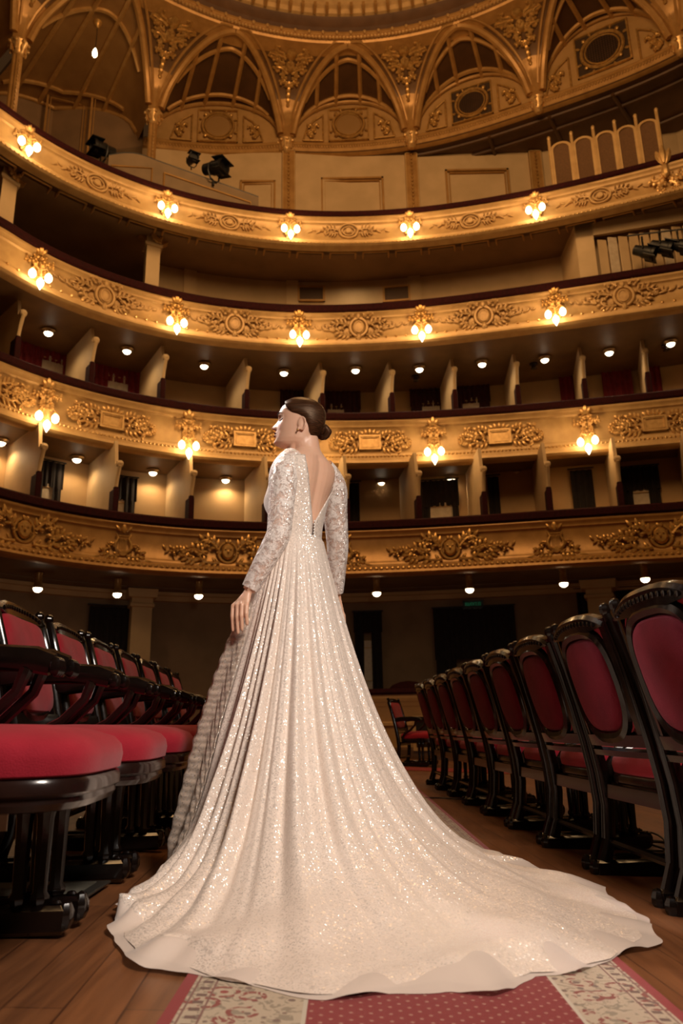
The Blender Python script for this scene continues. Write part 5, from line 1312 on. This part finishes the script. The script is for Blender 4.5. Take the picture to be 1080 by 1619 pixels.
def surf(y, z, off=.001):
    a = math.asin(max(-.95, min(.95, y/hrow(z)[3])))
    for _ in range(4):
        q = headpt(z, a); a = max(-1.4, min(1.4, a+(y-q[1])/(hrow(z)[3]*max(.25, math.cos(a)))))
    q = headpt(z, a); return HW_((q[0]+off, q[1]+math.copysign(off*.5, y), z))
lp = MB(); rows = []
for j in range(9):
    v = -1+2*j/8; row = []
    for i in range(25):
        u = -1+2*i/24; hh = .0098*(1-abs(u)**1.8)+.0004; row.append(surf(.0235*u, .0518+v*hh-(.0015*(1-min(1, abs(u)*4)) if v > .9 else 0), .0006))
    rows.append(row)
lp.grid(rows); obj('lips', lp, LIPS, bo, world=True, angle=2, label='dark red lips')
LID = simple('pale_eyelid', (.74, .60, .54), None, rough=.3)
for h in (-1, 1):
    br = MB(); br.tube([surf(h*(.013+.0048*i), .1315+.0075*math.sin(min(1, i/6)*1.9)-.0012*max(0, i-6), .0008) for i in range(9)], [.0010, .0018, .0021, .0021, .0020, .0018, .0015, .0011, .0006], 6); obj('eyebrow', br, EYEM, bo, world=True)
    ls = MB(); ls.tube([surf(h*(.018+.0042*i), .1085-.0022*math.sin(PI*i/8)+.0012*(i == 8), .0016) for i in range(9)], [.0008, .0013, .0015, .0016, .0017, .0018, .0018, .0016, .0008], 6); obj('eyelashes', ls, EYEM, bo, world=True)
    ld = MB(); ld.grid([[surf(h*(.019+.0038*i), .1078+(.0015+.0075*math.sin(PI*(i+.3)/8.6))*j/4, .0007) for i in range(9)] for j in range(5)]); obj('eyelid', ld, LID, bo, world=True, angle=2)
# hair
def hl(a):
    """hairline height by angle from the face (0 front .. pi nape)"""
    a = abs(a if a <= PI else a-2*PI)
    ks = [(0, .190), (.5, .187), (.85, .172), (1.1, .150), (1.35, .132), (1.6, .126), (1.85, .112), (2.1, .085), (2.3, .060), (2.7, .042), (PI, .034)]
    for i in range(len(ks)-1):
        if a <= ks[i+1][0]: s = (a-ks[i][0])/(ks[i+1][0]-ks[i][0]); return ks[i][1]+(ks[i+1][1]-ks[i][1])*s
    return .034
hr = MB(); rows = []
for j in range(34):
    s = j/33; row = []
    for i in range(96):
        a = 2*PI*i/96; z0 = hl(a); z = z0+(.2125-z0)*math.sin(s*PI/2)**1.0; off = .0015+.010*min(1, s*6)**.5*1.0; q = headpt(z, a, off, False); row.append(HW_((q[0], q[1], q[2]+.007*s)))
    rows.append(row)
hr.grid(rows, cu=True, cap=False); hr.ell(HW_((.0, 0, .212)), (.03, .02, .008), 12, 6, Matrix((hx, hy, hz)).transposed())
rows = []
hair = obj('hair', hr, HAIR, person, world=True, angle=2)
BC = at(513, 683, Y=YB+.045); bn = MB()
bx_ = (BC-HW_((-.05, 0, .09))).normalized(); by_ = bx_.cross(Vector((0, 0, 1))).normalized(); bz_ = bx_.cross(by_)
for lp, (R0, rr_, dx) in enumerate(((.021, .0125, -.004), (.014, .011, .008), (.006, .009, .015))):
    rows = []
    for i in range(28):
        q = 2*PI*i/28; c = BC+bx_*(dx+.004*math.sin(2*q+lp))+(by_*math.cos(q)+bz_*math.sin(q))*R0; u = (by_*math.cos(q)+bz_*math.sin(q))
        rows.append([c+(u*math.cos(g_)+bx_*math.sin(g_))*rr_*(1+.10*math.sin(g_*3+q*4)) for g_ in [2*PI*k/12 for k in range(12)]])
    bn.grid(rows, cu=True, cv=True)
bn.ell(BC-bx_*.012, (.024, .024, .024), 14, 10); bn.tube([HW_((-.07, 0, .10)), BC-bx_*.01], [.03, .02], 14)
obj('hair_bun', bn, HAIR, hair, world=True, label='low twisted bun', angle=2)
obj('earring', MB().ell(HW_((-.012, .076, .054)), (.0035, .0035, .0045), 8, 6).ell(HW_((-.012, -.076, .054)), (.0035, .0035, .0045), 8, 6), GILT2, person, world=True)
# bodice with the deep V at the back
def vhalf(dz):
    """half angle of the opening from the spine at a height above the waist"""
    return .03 if dz < .06 else min(1.5, .03+(dz-.06)*5.6), .03 if dz < .06 else .03+(dz-.06)*2.3
mb = MB(); rows = []
for j in range(44):
    dz = -.01+.325*j/43; r = trow(dz); (vr, vl) = vhalf(dz); row = []
    for i in range(61):
        a = vl+(2*PI-vl-vr)*i/60; off = .007+spbump(dz, a % (2*PI))[1]+.010*math.exp(-((dz-.285)/.05)**2)*(1-abs(math.cos(a))); p = torpt(r, a, off)
        fr_ = math.cos(a-PI)
        if fr_ > 0: bl = math.sin(a); bump = .056*math.exp(-((dz-.165)/.065)**2)*math.exp(-((abs(bl)-.5)/.45)**2)*fr_**.7; p = p+FW*bump
        row.append(p)
    rows.append(row)
mb.grid(rows); ob = obj('bodice', mb, BODICE, person, world=True, angle=2, label='beaded bodice open to the waist at the back'); sm = ob.modifiers.new('t', 'SOLIDIFY'); sm.thickness = .003
# shoulder yokes and sleeves
for S_, E_, W_, h, nm in ((SL, EL, WL, 1, 'left'), (SR, ER, WR, -1, 'right')):
    mb = MB(); P_ = armpath(S_, E_, W_); rr_ = armrad(off=.008); top = BW(h*.105, -.002, zs+.358)
    P_ = [BW(-.026+h*.080, -.028, zs+.316), (BW(-.026+h*.080, -.028, zs+.316)+S_)/2+Vector((0, 0, .008))]+P_; rr_ = [.046, .053]+[.057, .057, .053]+rr_[3:]
    P_ = P_[:-1]+[W_-(W_-E_)*.04]
    mb.tube(P_, rr_, 28, cap=False); s_ = obj('sleeve', mb, LACE, person, world=True, angle=2, label='sheer beaded lace sleeve'); m_ = s_.modifiers.new('sub', 'SUBSURF'); m_.levels = 1; m_.render_levels = 1
# skirt
HEMPX = [(268, 1414), (212, 1428), (190, 1444), (192, 1472), (208, 1505), (240, 1526), (300, 1540), (350, 1556), (430, 1574), (500, 1582), (560, 1582), (640, 1572), (690, 1560), (760, 1570), (800, 1565), (835, 1546), (900, 1545), (955, 1525), (1005, 1498), (1012, 1470), (985, 1440), (930, 1408), (860, 1385), (800, 1362)]
hem = [atf(x, y) for x, y in HEMPX]
far = [(.62, 3.05), (.56, 3.35), (.34, 3.55), (.0, 3.60), (-.32, 3.40), (-.50, 3.10), (-.55, 2.92)]
SO = Vector((OB.x, OB.y))
hp = [(math.atan2(p.y-SO.y, p.x-SO.x) % (2*PI), math.hypot(p.x-SO.x, p.y-SO.y)) for p in hem]+[(math.atan2(y-SO.y, x-SO.x) % (2*PI), math.hypot(x-SO.x, y-SO.y)) for x, y in far]
hp.sort(); ha = np.array([a for a, r in hp]); hrad = np.array([r for a, r in hp])
def Rh(a): return float(np.interp(a % (2*PI), ha, hrad, period=2*PI))
RCK = [(0, .34), (40, .36), (90, .38), (130, .36), (160, .33), (178, .34), (196, .32), (210, .29), (228, .34), (245, .42), (265, .46), (290, .42), (310, .38), (335, .33), (360, .34)]
ZCK = [(0, .01), (130, .15), (160, .50), (178, .58), (196, .56), (206, .38), (214, .20), (226, .05), (240, .02), (360, .01)]
def Rcn(a): return float(np.interp(math.degrees(a) % 360, [x for x, y in RCK], [y for x, y in RCK]))
FR = random.Random(11)
FOLD = [(FR.uniform(0, 2*PI), FR.uniform(.035, .085), FR.uniform(.4, 1.0)) for _ in range(34)]
FOLD += [(math.radians(d), w_, s) for d, w_, s in ((232, .05, 1.5), (243, .04, 1.3), (252, .05, 1.7), (262, .035, 1.2), (222, .05, 1.2), (275, .05, 1.0), (212, .06, 1.3))]
CREASE = [(226, .030, 1.2), (234, .026, 1.4), (241, .030, 1.8), (248, .022, 1.5), (255.5, .030, 2.3), (262, .020, 1.2), (269, .03, .9), (284, .03, 1.0), (300, .035, .9), (318, .04, .9), (334, .04, .8)]
def foldf(a):
    v = 0
    for c, w_, s in FOLD:
        d = (a-c+PI) % (2*PI)-PI; v += s*math.exp(-(d/w_)**2)
    for dg_, w_, s in CREASE:
        d = (a-math.radians(dg_)+PI) % (2*PI)-PI; v -= s*math.exp(-(d/w_)**2)
    return v*.55+.22*math.sin(a*23)+.10*math.sin(a*41+1)
def skirtpt(a, t, off=0, ext=0):
    r0a = TOR[2]; d = Vector((math.cos(a), math.sin(a), 0)); l, f = d.dot(LF), d.dot(FW)
    r0 = 1/math.sqrt((l/.096)**2+(f/.074)**2)
    H_ = Rh(a); C_ = min(Rcn(a), H_*.97); zc = float(np.interp(math.degrees(a) % 360, [x for x, y in ZCK], [y for x, y in ZCK]))
    # widen quickly at the hip, then a quadratic sweep to the hem
    kq = .45+.4*math.exp(-((math.degrees(a) % 360-210)/22)**2); q2, q3 = 1-kq, kq
    wA, wH = q2*(1-t)**2+q3*(1-t)**3, q2*t*t+q3*t**3; wC = 1-wA-wH
    r = wA*r0+wC*C_+wH*H_; z = wA*ZW+wC*zc
    z = z+fz(OB.x+r*math.cos(a))*t
    k = min(1, t*2.4); fd = foldf(a+.03*math.sin(t*5))
    flat = max(0, min(1, (t-.55)/.4)); long_ = max(0, min(1, (H_-.6)/.5))
    dr = .012+(.046*fd-.012)*k*(1-.45*flat*long_)
    zl = (.010+.020*max(0, math.sin(r*15+a*7)+.4)*.9*flat+.022*fd*flat*(1-.6*long_)*.8)*min(1, t*3)
    edge = max(0, (t-.93)/.07)
    r2 = r+dr*(1-.8*edge)+off+ext+edge*(.006*math.sin(a*29)+.003*math.sin(a*53+1))
    return Vector((OB.x+math.cos(a)*r2, OB.y+math.sin(a)*r2, z+zl*(1-.92*edge)+off*.5+.011*t))
mb = MB(); rows = []; NA, NTt = 560, 90
for j in range(NTt+1):
    t_ = (j/NTt)**1.0; rows.append([skirtpt(2*PI*i/NA, t_) for i in range(NA)])
mb.grid(rows, cu=True); sk = obj('skirt', mb, DRESS, person, world=True, angle=3, label='full sequinned ivory skirt with a long train'); 
mb = MB(); rows = []
for j in range(14):
    s = j/13; row = []
    for i in range(NA):
        a = 2*PI*i/NA; p = skirtpt(a, .90+.10*s, -.004, s*(.030+.020*math.sin(a*9)+.010*math.sin(a*21+2))); p.z = max(fz(p.x)+.0095, p.z-.004+.012*max(0, math.sin(a*27+s*2))*s); row.append(p)
    rows.append(row)
mb.grid(rows, cu=True); obj('underskirt', mb, ORGANZA, sk, world=True, angle=3, label='sheer organza layer showing below the hem')
mb = MB(); rows = []
for j in range(70):
    t_ = .16+.835*j/69; row = []
    for i in range(41):
        a = math.radians(172+(33+6*t_)*i/40); row.append(skirtpt(a, t_, .009+.0015*math.sin(i*.9)+.002*math.sin(t_*110)))
    rows.append(row)
mb.grid(rows); fp = obj('front_panel', mb, PANEL, sk, world=True, angle=3, label='net patterned front panel along the open edge of the skirt'); m_ = fp.modifiers.new('t', 'SOLIDIFY'); m_.thickness = .004
wb = MB(); rows = []
for z, of in ((-.012, .012), (.0, .014), (.012, .010)):
    rows.append([torpt(trow(z), 2*PI*i/48, of) for i in range(48)])
wb.grid(rows, cu=True); obj('waistband', wb, BODICE, person, world=True)
bt = MB()
for i in range(7): bt.ell(torpt(trow(.0+.011*i), .0, .012), (.0035, .0035, .0035), 8, 6)
obj('back_button', bt, PAPERW, ob, world=True, label='row of small covered buttons')
